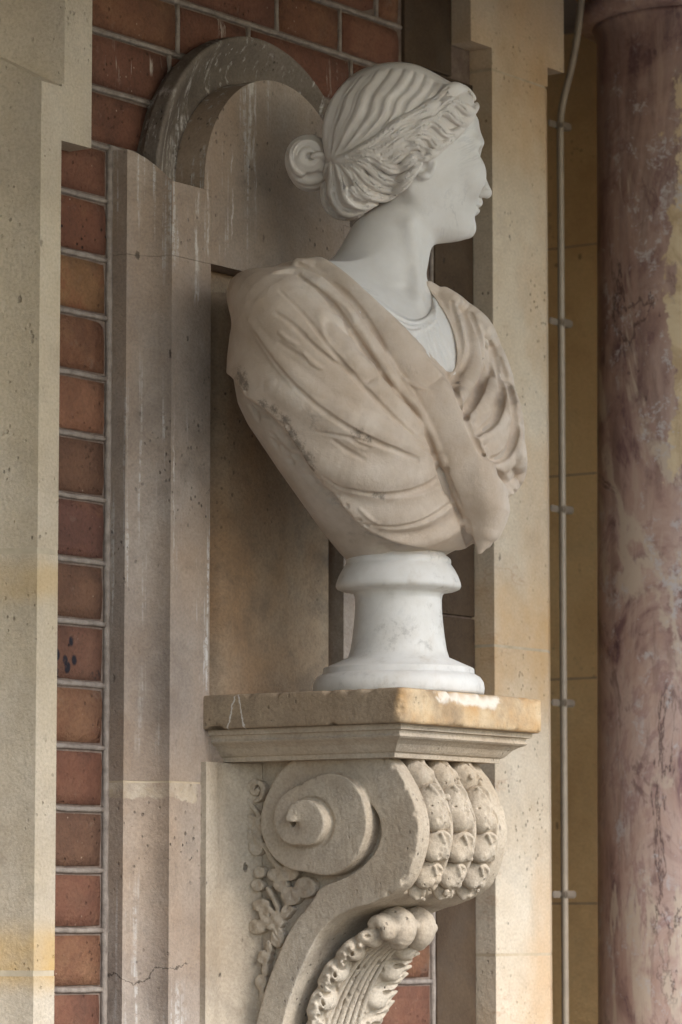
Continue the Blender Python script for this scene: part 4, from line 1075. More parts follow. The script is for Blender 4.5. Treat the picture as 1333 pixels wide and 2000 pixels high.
# chest under the robe, with a smooth run from the neck
chest = torso_f(x, y, z, -0.008)
hc.F = smin(hc.F, chest.astype(np.float32), 0.024).astype(np.float32)
relax(hc, 2)
def fp(px, py, v=0.0):
    """point of the profile, v metres off the face's mid plane (towards the viewer is minus)"""
    p = U(px, py, 0.0); return np.array([p[0], 0, p[2]]) * [1, 1, 1] + np.array([0, p[0] * math.tan(HPSI), 0]) + HL * v
# nose
hc.chain([fp(931.5, 276), fp(931.5, 290), fp(932.5, 303), fp(936.5, 318), fp(942.5, 334), fp(949, 350), fp(952.5, 360)], [0.0056, 0.0054, 0.0052, 0.0054, 0.0058, 0.0062, 0.0062], 0.004)
hc.blob(fp(953.5, 364), (0.0066, 0.0076, 0.0068), 0.004)
for s_ in (-1, 1):
    hc.blob(fp(942.5, 366, s_ * 0.0088), (0.0078, 0.0058, 0.0062), 0.003)
    hc.blob(fp(948.5, 374.5, s_ * 0.0056), (0.0042, 0.0027, 0.0040), 0.0015, sub=True)
    # brow, eye socket, eyeball, lids, cheek
    hc.chain([fp(926, 281, s_ * 0.006), fp(922, 279, s_ * 0.020), fp(913, 278, s_ * 0.034), fp(903, 283, s_ * 0.045)], [0.003, 0.0042, 0.004, 0.003], 0.014)
    hc.blob(fp(924, 302, s_ * 0.0235), (0.009, 0.0150, 0.0095), 0.014, sub=True)
    hc.blob(fp(897, 302, s_ * 0.029), (0.0118, 0.0128, 0.0112), 0.004)
    hc.chain([fp(914, 297, s_ * 0.016), fp(911, 292.5, s_ * 0.026), fp(904, 294, s_ * 0.036), fp(894, 301, s_ * 0.0425)], [0.002, 0.0028, 0.0028, 0.002], 0.003)
    hc.chain([fp(911, 307, s_ * 0.018), fp(907, 310, s_ * 0.028), fp(899, 308, s_ * 0.038)], [0.0016, 0.0022, 0.0016], 0.003)
    hc.blob(fp(900, 342, s_ * 0.038), (0.016, 0.014, 0.020), 0.02)
hc.chain([fp(937.5, 384, -0.004), fp(937.5, 384, 0.004)], 0.0040, 0.005)                         # philtrum column
hc.chain([fp(918, 393, -0.0175), fp(933, 389, -0.0085), fp(936.5, 387.5, 0), fp(933, 389, 0.0085), fp(918, 393, 0.0175)], [0.0015, 0.0034, 0.0042, 0.0034, 0.0015], 0.0025)
hc.chain([fp(917, 397.5, -0.016), fp(930, 402, -0.0075), fp(931.5, 402.5, 0), fp(930, 402, 0.0075), fp(917, 397.5, 0.016)], [0.0015, 0.0038, 0.0044, 0.0038, 0.0015], 0.0025)
hc.chain([fp(917, 395.5, -0.020), fp(935, 395.4, -0.006), fp(940, 395.2, 0), fp(935, 395.4, 0.006), fp(917, 395.5, 0.020)], [0.0008, 0.0010, 0.0010, 0.0010, 0.0008], 0.0018, True)
hc.blob(fp(917.5, 436, 0), (0.0078, 0.0125, 0.0105), 0.006)
# sterno-mastoid tendon and throat
hc.chain([touch(hc, [(800, 440), (801, 440)], 1)[0], touch(hc, [(812, 520), (813, 520)], 1)[0], touch(hc, [(815, 590), (816, 590)], 1)[0]], [0.002, 0.003, 0.002], 0.02)
# ear, mostly under the hair
ear = touch(hc, [(832, 328), (833, 328)], 1, 0.0)[0]
hc.blob(ear + np.array([-0.002, 0, 0]), (0.0135, 0.0075, 0.0150), 0.003)
hc.chain(touch(hc, [(824, 306), (838, 306), (848, 316), (846, 332), (836, 346), (824, 347), (815, 336)], 3, 0.002), [0.0030] * 13 + [0.0026] * 6, 0.0016)
hc.blob(touch(hc, [(829, 322), (830, 322)], 1, 0.0)[0], (0.0060, 0.0060, 0.0085), 0.002, sub=True)
hc.blob(touch(hc, [(829, 344), (830, 344)], 1, 0.002)[0], (0.0070, 0.0055, 0.0050), 0.003)
head = clay_part('head', hc, M['marble'], bust, 2)

# --- tunic showing in the neck opening
NECKLINE = [(560, 470), (620, 498), (652, 515), (690, 545), (727, 579), (762, 611), (796, 643), (832, 681), (864, 716), (880, 728), (890, 715), (893, 690), (888, 660), (874, 622), (852, 586), (838, 566), (830, 545), (900, 480), (880, 380), (600, 380)]
tc = Clay((-0.12, -0.20, U(0, 760)[2]), (0.13, 0.12, U(0, 520)[2]), 0.0017)
x, y, z = tc.xyz()
tun_poly = outline([(715, 570), (742, 585), (768, 605), (800, 622), (828, 620), (845, 602), (848, 580), (900, 640), (910, 740), (870, 760), (800, 700), (700, 610)], 4)
skin = Clay(hc.lo, hc.lo + hc.h * (np.array(hc.n) - 1), hc.h); skin.F = hc.F
def regrid(src, dst):
    """trilinear copy of one volume into another"""
    out = src.F
    for ax_ in range(3):
        q = np.clip((dst.ax[ax_] - src.lo[ax_]) / src.h, 0, src.n[ax_] - 1.001); i0 = q.astype(int); f = (q - i0).astype(np.float32)
        sh = [1, 1, 1]; sh[ax_] = len(f); f = f.reshape(sh)
        out = np.take(out, i0, ax_) * (1 - f) + np.take(out, i0 + 1, ax_) * f
    return out
fx, fz = flat(x, y, z)
tc.F = smax(regrid(hc, tc) - 0.0032, poly_sd(fx, fz, tun_poly).astype(np.float32), 0.003).astype(np.float32)
for off in (0, 9, 18):
    pts = [(722, 578 + off * 0.7), (745, 596 + off * 0.8), (770, 614 + off), (800, 629 + off), (826, 627 + off), (846, 610 + off), (852, 590 + off)]
    tc.chain(touch(tc, pts, 4, 0.0005), 0.0022, 0.002)
rg = np.random.RandomState(2)
for i in range(15):
    t = i / 14; x0 = 768 + 84 * t; y0 = 636 + 18 * math.sin(t * 3.0) - 14 * t; x1 = x0 + 22 + 14 * t + rg.uniform(-3, 3); y1 = y0 + 55 + 45 * math.sin(t * 2.6)
    tc.chain(touch(tc, [(x0, y0), ((x0 + x1) / 2 + rg.uniform(-3, 3), (y0 + y1) / 2), (x1, y1)], 4, 0.0002), wid([0.0019, 0.0024, 0.0015], 9), 0.0025)
clay_part('tunic', tc, M['marble'], bust, 1)

# --- robe
rc = Clay(LO, HI, 0.0016); rx, ry, rz = rc.xyz()
rc.F = (regrid(torso, rc) - 0.0020).astype(np.float32)
# stand-up roll of cloth round the neck and over the far shoulder
def lay_fold(pts, rad, k=0.006, lift=0.0, n=4, sub=False):
    P = touch(rc, pts, n, lift); rc.chain(P, wid(rad, len(P)) if hasattr(rad, '__len__') else rad, k, sub)
def z1(pts): return [(420 + a / 2.02, 480 + b / 2.02) for a, b in pts]
g5 = Clay(LO, np.array(HI) + 0.006, 0.005); fx, fz = flat(*g5.xyz())
def wide(a):
    g5.F = a.astype(np.float32) + np.zeros(g5.n, np.float32); return regrid(g5, rc)
HEM = outline([(380, 700), (452, 735), (480, 775), (520, 802), (556, 838), (585, 880), (607, 915), (632, 948), (652, 962), (668, 985), (690, 1012), (722, 1038), (760, 1056), (800, 1067), (860, 1076), (912, 1074), (925, 1085), (950, 1080), (1000, 1060), (1100, 960), (1100, 300), (380, 300)], 1)
hem_sd = wide(poly_sd(fx, fz, HEM))
# the broad swell of the upper arm and the big swags
lay_fold(z1([(130, 180), (250, 250), (400, 420), (560, 600), (700, 740)]), [0.022, 0.030, 0.032, 0.026, 0.012], 0.03, -0.027)
lay_fold(z1([(250, 560), (400, 640), (560, 720), (700, 780), (850, 830)]), [0.003, 0.013, 0.018, 0.014, 0.006], 0.016, -0.0125)
lay_fold(z1([(330, 760), (430, 840), (560, 890), (700, 900), (830, 870), (900, 830)]), [0.004, 0.015, 0.022, 0.020, 0.014, 0.006], 0.016, -0.0145)
lay_fold(z1([(470, 980), (560, 1040), (680, 1070), (800, 1060), (900, 1010), (950, 960)]), [0.008, 0.014, 0.017, 0.016, 0.012, 0.006], 0.010, -0.0095)
lay_fold(z1([(560, 1090), (660, 1140), (780, 1160), (900, 1130), (980, 1090)]), [0.006, 0.011, 0.013, 0.011, 0.006], 0.010, -0.004)
# grooves that part them
lay_fold(z1([(430, 915), (480, 950), (560, 972), (660, 985), (760, 978), (850, 948), (905, 905), (915, 880)]), [0.0022, 0.0034, 0.0040, 0.0044, 0.0052, 0.0064, 0.0060, 0.003], 0.0025, 0.0005, 4, True)
lay_fold(z1([(900, 900), (915, 960), (950, 1010)]), [0.004, 0.0055, 0.003], 0.005, 0.0, 4, True)
lay_fold(z1([(620, 1105), (720, 1112), (820, 1090), (900, 1045), (945, 1000)]), [0.0014, 0.0028, 0.0036, 0.0040, 0.002], 0.0028, 0.0, 4, True)
lay_fold(z1([(240, 265), (300, 305), (370, 370), (450, 440), (540, 492), (640, 535), (700, 550)]), [0.0008, 0.0022, 0.0030, 0.0036, 0.0040, 0.0046, 0.0040], 0.003, 0.0, 4, True)
lay_fold(z1([(480, 660), (560, 690), (640, 700), (760, 770), (850, 815), (880, 825)]), [0.0006, 0.0024, 0.0018, 0.0028, 0.0040, 0.0034], 0.003, 0.0, 4, True)
lay_fold(z1([(400, 735), (500, 752), (620, 778), (740, 800)]), [0.0006, 0.0020, 0.0022, 0.0008], 0.0025, 0.0, 4, True)
lay_fold(z1([(640, 575), (720, 610), (790, 650)]), [0.0008, 0.0034, 0.004], 0.0025, 0.0, 4, True)
lay_fold(z1([(330, 560), (420, 600), (520, 640), (600, 690)]), [0.0006, 0.0022, 0.0022, 0.0006], 0.007, 0.0, 4, True)
# thin ridges riding on the arm
lay_fold(z1([(545, 330), (480, 290), (430, 262), (412, 268), (416, 300), (425, 340), (440, 380)]), [0.0045, 0.0036, 0.003, 0.0026, 0.0028, 0.0022, 0.0008], 0.004, -0.001)
lay_fold(z1([(530, 350), (470, 310), (440, 290), (430, 300), (450, 340)]), [0.004, 0.0035, 0.0025, 0.002, 0.001], 0.004, 0.001, 4, True)
lay_fold(z1([(600, 560), (690, 575), (780, 640)]), [0.001, 0.005, 0.005], 0.008, -0.002)
lay_fold(z1([(380, 360), (480, 430), (570, 470), (690, 530)]), [0.001, 0.006, 0.006, 0.006], 0.010, -0.003)
# the long folded edge that crosses from the near shoulder to the hem: band, two rolls and deep grooves
BAND = [(330, 75), (440, 95), (560, 200), (640, 300), (710, 420), (790, 560), (850, 660), (905, 760), (950, 860), (1000, 980), (1040, 1090), (1060, 1160)]
lay_fold(z1(BAND), [0.008, 0.011, 0.013, 0.014, 0.015, 0.017, 0.019, 0.020, 0.021, 0.020, 0.016, 0.012], 0.004, -0.0058)
lay_fold(z1([(b[0] + 62 * min(1, i / 4), b[1] - 8) for i, b in enumerate(BAND[1:10])]), [0.008, 0.011, 0.014, 0.017, 0.020, 0.022, 0.022, 0.020, 0.016], 0.010, -0.012)
lay_fold(z1([(225, 110), (320, 105), (410, 150), (490, 235), (560, 320), (640, 420), (720, 530), (785, 630), (830, 720)]), [0.001, 0.0060, 0.0092, 0.0098, 0.0092, 0.0088, 0.0082, 0.0070, 0.004], 0.004, -0.003)
lay_fold(z1([(330, 72), (420, 118), (500, 178), (570, 255), (640, 360), (700, 460), (760, 560)]), [0.0022, 0.0035, 0.0042, 0.0042, 0.0038, 0.0030, 0.0015], 0.003, -0.0005, 5, True)
lay_fold(z1([(330, 120), (400, 165), (455, 215), (498, 262), (560, 350), (620, 440), (690, 545), (750, 610), (790, 655), (840, 745), (868, 810), (895, 880), (930, 970), (965, 1050), (990, 1130), (1010, 1195)]), [0.0015, 0.0034, 0.0060, 0.0080, 0.0072, 0.0066, 0.0078, 0.0060, 0.0062, 0.0060, 0.0072, 0.0084, 0.0080, 0.0066, 0.0056, 0.0044], 0.0018, -0.0005, 5, True)
# crisp left edge of the sash standing over the arm, and long folds running down to it
lay_fold(z1([(345, 112), (470, 205), (515, 258), (575, 342), (636, 430), (706, 535), (765, 600), (806, 648), (856, 738), (884, 804), (912, 874), (946, 964), (982, 1046), (1008, 1128)]), [0.001, 0.0036, 0.0042, 0.0042, 0.0042, 0.0042, 0.0042, 0.0042, 0.0044, 0.0046, 0.0046, 0.0044, 0.0040, 0.0034], 0.0040, -0.0008, 5)
lay_fold(z1([(270, 150), (380, 250), (470, 360), (560, 470), (650, 570), (750, 670), (850, 770)]), [0.001, 0.0080, 0.0110, 0.0115, 0.0105, 0.0085, 0.005], 0.009, -0.0088, 5)
lay_fold(z1([(255, 175), (350, 270), (440, 385), (530, 495), (620, 592), (720, 690), (830, 785)]), [0.0006, 0.0022, 0.0028, 0.0032, 0.0032, 0.0032, 0.0020], 0.0024, 0.0, 5, True)
lay_fold(z1([(150, 300), (260, 440), (390, 570), (530, 670), (680, 750), (820, 815)]), [0.001, 0.0090, 0.0120, 0.0120, 0.0100, 0.005], 0.008, -0.0090, 5)
lay_fold(z1([(150, 340), (250, 480), (370, 605), (510, 708), (660, 785), (800, 842)]), [0.0004, 0.0018, 0.0026, 0.0030, 0.0032, 0.0020], 0.0026, 0.0, 5, True)
# swags hanging from the far shoulder
lay_fold(z1([(845, 165), (905, 215), (945, 290), (962, 380), (950, 450), (925, 505)]), [0.008, 0.010, 0.010, 0.010, 0.009, 0.006], 0.0025, -0.004)
lay_fold(z1([(905, 190), (975, 250), (1015, 340), (1020, 450), (990, 545), (955, 610)]), [0.009, 0.012, 0.014, 0.014, 0.013, 0.008], 0.003, -0.007)
lay_fold(z1([(975, 240), (1050, 310), (1090, 410), (1095, 520), (1060, 620), (1000, 680)]), [0.009, 0.012, 0.014, 0.014, 0.013, 0.008], 0.003, -0.0085)
lay_fold(z1([(1028, 300), (1098, 400), (1133, 520), (1138, 640), (1098, 730), (1028, 770)]), [0.004, 0.010, 0.014, 0.014, 0.012, 0.007], 0.003, -0.0105)
lay_fold(z1([(1062, 380), (1122, 490), (1167, 640), (1177, 770), (1137, 860), (1062, 880)]), [0.004, 0.009, 0.013, 0.014, 0.012, 0.008], 0.003, -0.0115)
lay_fold(z1([(1092, 480), (1142, 600), (1184, 740), (1198, 850), (1184, 920), (1142, 960), (1072, 930)]), [0.006, 0.008, 0.010, 0.011, 0.011, 0.010, 0.007], 0.003, -0.007)
lay_fold(z1([(935, 225), (955, 310), (975, 400), (965, 480), (940, 530)]), [0.0025, 0.0045, 0.0058, 0.0060, 0.0042], 0.003, -0.001, 4, True)
lay_fold(z1([(1010, 270), (1055, 380), (1062, 480), (1040, 580), (990, 660)]), [0.0025, 0.0045, 0.0062, 0.0072, 0.0050], 0.003, -0.001, 4, True)
lay_fold(z1([(1085, 380), (1122, 500), (1130, 600), (1100, 690), (1035, 740)]), [0.0025, 0.0045, 0.0058, 0.0060, 0.0042], 0.003, -0.001, 4, True)
lay_fold(z1([(1120, 440), (1170, 580), (1185, 720), (1150, 820), (1085, 850)]), [0.0025, 0.0045, 0.0058, 0.0060, 0.0042], 0.003, -0.001, 4, True)
lay_fold(z1([(1030, 775), (1070, 840), (1130, 915), (1185, 960)]), [0.003, 0.005, 0.005, 0.002], 0.004, 0.0, 4, True)
# edge of the band against the swags
lay_fold(z1([(905, 490), (950, 570), (985, 660), (1020, 750), (1070, 850), (1130, 930), (1190, 975)]), [0.0016, 0.0034, 0.0044, 0.0046, 0.0046, 0.0038, 0.0015], 0.002, 0.0, 4, True)
# hanging tail of the robe at the front
lay_fold(z1([(1040, 900), (1070, 1000), (1075, 1080), (1060, 1150)]), [0.018, 0.022, 0.019, 0.006], 0.014, -0.012)
rc.chain([U(958, 995, -0.055), U(952, 1035, -0.055), U(938, 1076, -0.05)], [0.022, 0.016, 0.0040], 0.018)
lay_fold(z1([(990, 1085), (1005, 1140), (1018, 1205)]), [0.004, 0.005, 0.004], 0.003, 0.0, 4, True)
# fine wrinkles
rg = np.random.RandomState(5)
for i in range(9):
    px, py = rg.uniform(480, 830), rg.uniform(640, 1000); L_ = rg.uniform(25, 70); s_ = 0.55 + rg.uniform(-0.2, 0.3)
    if px + L_ > 470 + (py - 500) * 0.95 + 200 or px < 455 + max(0, (py - 740)) * 0.72 + 20: continue
    lay_fold([(px, py), (px + L_ * 0.5, py + L_ * 0.5 * s_ + 3), (px + L_, py + L_ * s_)], [0.0005, 0.0016, 0.0005], 0.004, 0.0, 3, rg.rand() < 0.5)
# open the neck and cut the hem
open_sd = wide(np.maximum(poly_sd(fx, fz, outline(NECKLINE, 3)), np.where(fx > U(800, 0)[0], -1, g5.xyz()[1] - 0.055)))
rc.F = smax(rc.F, -open_sd, 0.003).astype(np.float32)
robe_F = rc.F
rc.F = smax(robe_F, hem_sd, 0.003).astype(np.float32)
SOOT = [(L2W(rc.hit(CL, eye_ray(px, py))[None])[0], r_) for px, py, r_ in ((470, 741, 0.013), (478, 752, 0.009), (514, 791, 0.008), (535, 800, 0.007), (556, 822, 0.009), (568, 848, 0.010), (582, 872, 0.011), (598, 896, 0.012), (608, 914, 0.009), (745, 968, 0.006), (735, 967, 0.005), (700, 846, 0.008), (720, 856, 0.006), (895, 747, 0.004))]
def soot(m, col):
    col = robe_marks(m, col); tot = None
    for p, r_ in SOOT:
        v = m.N.new('ShaderNodeVectorMath'); v.operation = 'DISTANCE'; m.L(m.geo.outputs['Position'], v.inputs[0]); v.inputs[1].default_value = tuple(p)
        k = m.math('SUBTRACT', 1.0, m.math('DIVIDE', v.outputs['Value'], r_ * 2.0)); tot = k if tot is None else m.math('MAXIMUM', tot, k)
    s_ = m.ramp(m.math('ADD', tot, m.math('MULTIPLY', m.math('SUBTRACT', m.noise(210, 6, 0.8), 0.5), 2.2)), (0.45, 0.0), (0.9, 1.0))
    s_ = m.math('MULTIPLY', s_, m.ramp(tot, (0.0, 0.0), (0.25, 1.0)))
    return m.mix(m.math('MULTIPLY', s_, 0.62), col, srgb(66, 60, 56))
M['robe'] = marble('stained_marble', srgb(210, 196, 181), srgb(190, 169, 148), 0.85, 0.05, 0.7, soot)
M['cut'] = marble('rough_cut_marble', srgb(200, 188, 176), srgb(176, 160, 142), 0.8, 0.3, 0.8, soot)
rg = np.random.RandomState(21)
hem_line = smooth_path([(452, 735), (480, 775), (520, 802), (556, 838), (585, 880), (607, 915), (632, 948), (652, 962), (668, 985), (690, 1012), (722, 1038)], 6)
for p in hem_line:
    if rg.rand() < 0.22:
        q = rc.hit(CL, eye_ray(p[0] + rg.uniform(-2, 7), p[1] - rg.uniform(-2, 7))); rc.blob(q, rg.uniform(0.0018, 0.0050, 3), 0.0022, sub=True)
clay_part('robe', rc, M['robe'], bust, 1, 0.9)
# rough broken body under the hem
bc = Clay(LO, (HI[0], HI[1], U(0, 720)[2]), 0.0022)
bx, by, bz = bc.xyz()
bc.F = regrid(torso, bc) + 0.0030
fx2, fz2 = flat(bx, by, bz)
rg = np.random.RandomState(9)
for i in range(150):
    t = rg.rand(); px = 455 + 330 * t + rg.uniform(-10, 90); py = 760 + 310 * t + rg.uniform(-20, 50)
    q = bc.hit(CL, eye_ray(px, py)); bc.blob(q, rg.uniform(0.002, 0.006, 3) * [1.3, 0.35, 1], 0.006, sub=True)
clay_part('body_block', bc, M['cut'], bust, 1)

# --- hair
def h1(pts): return [(520 + a / 2.666, 90 + b / 2.666) for a, b in pts]
hr = Clay((-0.115, -0.115, U(0, 475)[2]), (0.115, 0.125, U(0, 108)[2]), 0.0014)
hr.F = np.full(hr.n, 0.5, np.float32)
hr.blob(U(777, 262), (0.0995, 0.0775, 0.0935), 0.01, rotH)
hr.blob(U(742, 268), (0.068, 0.0735, 0.078), 0.02, rotH)
hr.blob(U(872, 226), (0.040, 0.058, 0.040), 0.012)
hr.blob(U(690, 345), (0.036, 0.050, 0.044), 0.02)
hr.blob(U(700, 385, -0.01), (0.036, 0.052, 0.024), 0.014)
hr.F = np.minimum(hr.F, regrid(hc, hr) - 0.0055)
x, y, z = hr.xyz(); fx, fz = flat(x, y, z)
HAIR = [(700, 427), (672, 430), (648, 420), (634, 403), (629, 375), (632, 345), (630, 310), (627, 270), (631, 235), (645, 195), (668, 160), (700, 134), (740, 121), (780, 117), (815, 122), (850, 138), (880, 154), (908, 168), (922, 182), (934, 205), (934, 222), (925, 240), (912, 258), (898, 272), (880, 288), (862, 302), (850, 310), (838, 312), (826, 322), (818, 344), (804, 358), (788, 372), (772, 384), (752, 394), (728, 404), (712, 416)]
hp = outline(HAIR, 3)
g4 = Clay(hr.lo, hr.lo + hr.h * (np.array(hr.n) - 1) + 0.004, 0.0035); g4.F = (poly_sd(*flat(*g4.xyz()), hp) + np.zeros(g4.n)).astype(np.float32); hair_sd = regrid(g4, hr)
hr.F = smax(hr.F, hair_sd + 0.002, 0.006).astype(np.float32)
relax(hr, 2)
def strand(pts, rad, k=0.0026, lift=0.0, n=4, sub=False):
    P = touch(hr, h1(pts), n, lift); hr.chain(P, wid(rad, len(P)), k, sub)
base_hair = hr.F.copy()
cap = ([(500, 120), (420, 200), (362, 290), (330, 380), (318, 470), (326, 560)], [(560, 95), (505, 180), (440, 250), (415, 335), (372, 420), (350, 500), (336, 570)], [(625, 82), (590, 150), (530, 225), (500, 300), (470, 370), (420, 450), (380, 520), (346, 575)],
       [(690, 75), (672, 140), (618, 215), (570, 275), (556, 345), (500, 420), (450, 490), (400, 545), (352, 580)], [(745, 78), (735, 150), (690, 220), (630, 275), (612, 350), (555, 425), (500, 480), (430, 540), (370, 582)],
       [(805, 92), (790, 165), (752, 230), (692, 285), (668, 355), (612, 420), (550, 470), (480, 520)], [(865, 115), (842, 185), (806, 250), (752, 300), (720, 365), (660, 410), (610, 440)], [(920, 150), (890, 210), (850, 270), (800, 320), (758, 365)], [(975, 180), (935, 225), (890, 280), (845, 320)])
for i, p in enumerate(cap):
    strand(p[1:], np.array([0.0024, 0.0056, 0.0064, 0.0054, 0.0034]) * (1.0, 0.72, 1.15, 0.8, 1.2, 0.75, 1.1, 0.9, 1.0)[i], 0.008, -0.0060)
for i in range(len(cap) - 1):                       # grooves between the waves
    a, b = np.array(smooth_path(cap[i], 3)), np.array(smooth_path(cap[i + 1], 3)); m_ = min(len(a), len(b)); q = (a[np.linspace(0, len(a) - 1, m_).astype(int)] + b[np.linspace(0, len(b) - 1, m_).astype(int)]) / 2
    strand(q[2:-1], np.array([0.0004, 0.0015, 0.0022, 0.0020, 0.0014]) * (1.2, 0.7, 1.1, 0.8, 1.3, 0.8, 1.0, 1.1)[i], 0.0034, 0.0, 1, True)
    for w_, s_ in ((0.3, 0.0008), (0.72, 0.0008)):
        q2 = a[np.linspace(0, len(a) - 1, m_).astype(int)] * (1 - w_) + b[np.linspace(0, len(b) - 1, m_).astype(int)] * w_; strand(q2[3:], [0.0003, 0.0009, 0.0011, 0.0007], 0.0014, 0.0002, 1, True)
# great wave from the parting back to the bun, and the locks that roll under it
locks = [
 ([(1075, 262), (1035, 225), (985, 222), (930, 250), (885, 295), (820, 335), (740, 375), (660, 425), (580, 485), (500, 535), (420, 572), (360, 588)], [0.0050, 0.0064, 0.0070, 0.0072, 0.0070, 0.0068, 0.0064, 0.0060, 0.0055, 0.0048, 0.0040, 0.0034], -0.0002),
 ([(1098, 312), (1068, 345), (1030, 322), (985, 292), (940, 300), (900, 335), (850, 378), (780, 398), (710, 425), (640, 478), (570, 525), (500, 556), (430, 575)], [0.0046, 0.0058, 0.0060, 0.0062, 0.0066, 0.0066, 0.0064, 0.0060, 0.0058, 0.0056, 0.0050, 0.0044, 0.0034], -0.0008),
 ([(1070, 372), (1030, 398), (990, 382), (955, 345), (910, 345), (872, 385), (840, 400)], [0.0040, 0.0052, 0.0054, 0.0056, 0.0054, 0.0046, 0.003], 0.0004),
 ([(1020, 432), (975, 458), (935, 455), (902, 418), (860, 398), (815, 412), (770, 440), (700, 470), (630, 520), (565, 552), (490, 570)], [0.0036, 0.0052, 0.0056, 0.0058, 0.0060, 0.0060, 0.0058, 0.0058, 0.0054, 0.0048, 0.0034], 0.0008),
 ([(965, 490), (920, 518), (880, 512), (850, 475), (805, 458), (760, 475), (712, 510), (650, 545), (600, 580)], [0.0036, 0.0052, 0.0056, 0.0056, 0.0056, 0.0056, 0.0054, 0.0048, 0.0030], 0.0012),
 ([(905, 548), (862, 562), (825, 545), (795, 515), (755, 518), (715, 550), (672, 585), (620, 600), (575, 582), (545, 560)], [0.0036, 0.0050, 0.0054, 0.0054, 0.0054, 0.0056, 0.0056, 0.0052, 0.0042, 0.0030], 0.0016),
 ([(858, 590), (815, 578), (780, 578), (745, 602), (705, 636), (655, 640), (605, 618), (555, 585), (490, 572), (420, 582), (365, 596)], [0.0034, 0.0048, 0.0052, 0.0054, 0.0056, 0.0056, 0.0054, 0.0050, 0.0044, 0.0038, 0.0032], 0.0018),
 ([(800, 612), (768, 655), (728, 690), (670, 706), (610, 690), (560, 655), (510, 612), (450, 592), (390, 596)], [0.0034, 0.0050, 0.0056, 0.0060, 0.0060, 0.0056, 0.0050, 0.0044, 0.0034], 0.0014),
 ([(765, 668), (735, 715), (690, 742), (630, 745), (570, 722), (520, 690), (480, 640), (430, 608), (380, 602)], [0.0030, 0.0046, 0.0054, 0.0058, 0.0058, 0.0054, 0.0050, 0.0042, 0.0034], 0.0008),
 ([(720, 735), (680, 770), (630, 790), (570, 788), (515, 765), (470, 715), (440, 660), (405, 618), (370, 604)], [0.0030, 0.0046, 0.0054, 0.0058, 0.0058, 0.0054, 0.0048, 0.0040, 0.0034], 0.0002),
 ([(660, 785), (610, 810), (545, 830), (480, 830), (430, 790), (405, 735), (392, 680), (378, 630), (360, 602)], [0.0028, 0.0046, 0.0056, 0.0060, 0.0060, 0.0056, 0.0050, 0.0042, 0.0034], -0.0004),
 ([(590, 822), (520, 850), (450, 862), (395, 848), (360, 800), (348, 740), (345, 680), (345, 620)], [0.0028, 0.0050, 0.0060, 0.0062, 0.0062, 0.0058, 0.0050, 0.0038], -0.0014),
 ([(500, 870), (440, 888), (380, 885), (325, 855), (296, 800), (292, 740), (305, 680), (325, 625)], [0.0030, 0.0052, 0.0060, 0.0062, 0.0062, 0.0058, 0.0050, 0.0036], -0.003),
 ([(470, 800), (430, 770), (425, 740), (445, 745), (470, 775), (510, 800)], [0.0024, 0.0034, 0.0036, 0.0034, 0.0030, 0.002], 0.003)]
for p, r_, lf in locks:
    # each lock lies on the bare cap, so neighbours stay parted
    cur = hr.F; hr.F = base_hair
    P = touch(hr, h1(p), 5, lf * 0.6 + 0.0012); hr.F = cur
    rr = wid(r_, len(P)); hr.chain(P, rr * 1.12 * (1 + 0.16 * np.sin(np.arange(len(P)) * 0.55 + len(p) * 1.7)), 0.0010)
    # a second thread on top gives each lock its split ridge
    hr.chain(P + np.array([0, -0.0026, 0.0022]) * (rr / rr.max())[:, None], rr * 0.46, 0.0022)
    hr.chain(P + np.array([0, -1.0, -0.12]) * rr[:, None] * 0.94 + np.array([0, 0, -0.0012]), rr * 0.17 + 0.0002, 0.0009, True)
    hr.chain(P + np.array([0, -1.0, 0.55]) * rr[:, None] * 0.86, rr * 0.12, 0.0008, True)
def h2(pts): return [((540 + a / 4.166 - 520) * 2.666, (230 + b / 4.166 - 90) * 2.666) for a, b in pts]
for p, r_ in (([(750, 320), (795, 365), (850, 385)], [0.001, 0.0036, 0.0012]), ([(930, 428), (1000, 432), (1055, 392)], [0.001, 0.0034, 0.0010]), ([(890, 296), (950, 285), (1010, 238), (1080, 208), (1145, 222)], [0.0008, 0.0022, 0.0028, 0.0036, 0.001]),
              ([(588, 590), (602, 640), (640, 672), (700, 688), (765, 668)], [0.0008, 0.0030, 0.0030, 0.0036, 0.0010]), ([(1165, 245), (1210, 276), (1255, 272)], [0.001, 0.0036, 0.001]), ([(690, 560), (740, 578), (785, 570)], [0.001, 0.0028, 0.001]), ([(575, 490), (588, 545)], [0.001, 0.0024]),
              ([(790, 655), (850, 640), (905, 645)], [0.0008, 0.0022, 0.0008]), ([(835, 192), (920, 165), (1000, 140), (1055, 124)], [0.0008, 0.0020, 0.0024, 0.001]), ([(900, 590), (960, 555), (1020, 520)], [0.0008, 0.0020, 0.001]), ([(430, 640), (450, 720), (500, 780)], [0.0008, 0.0018, 0.001])):
    strand(h2(p), np.array(r_) * 1.15, 0.0010, 0.0004, 5, True)
# valley under the great wave
strand([(1000, 262), (940, 300), (880, 350), (800, 380), (720, 405), (650, 455), (580, 508), (500, 548), (430, 578)], [0.0010, 0.0014, 0.0016, 0.0016, 0.0016, 0.0014, 0.0012, 0.001], 0.0014, -0.0004, 4, True)
hr.F = smax(hr.F, hair_sd - 0.0022, 0.004).astype(np.float32)
V, F = hr.mesh(1); V = crisp(V, F, 0.7, 4)
hair = part('hair', L2W(V), F, M['hair'], bust, True)

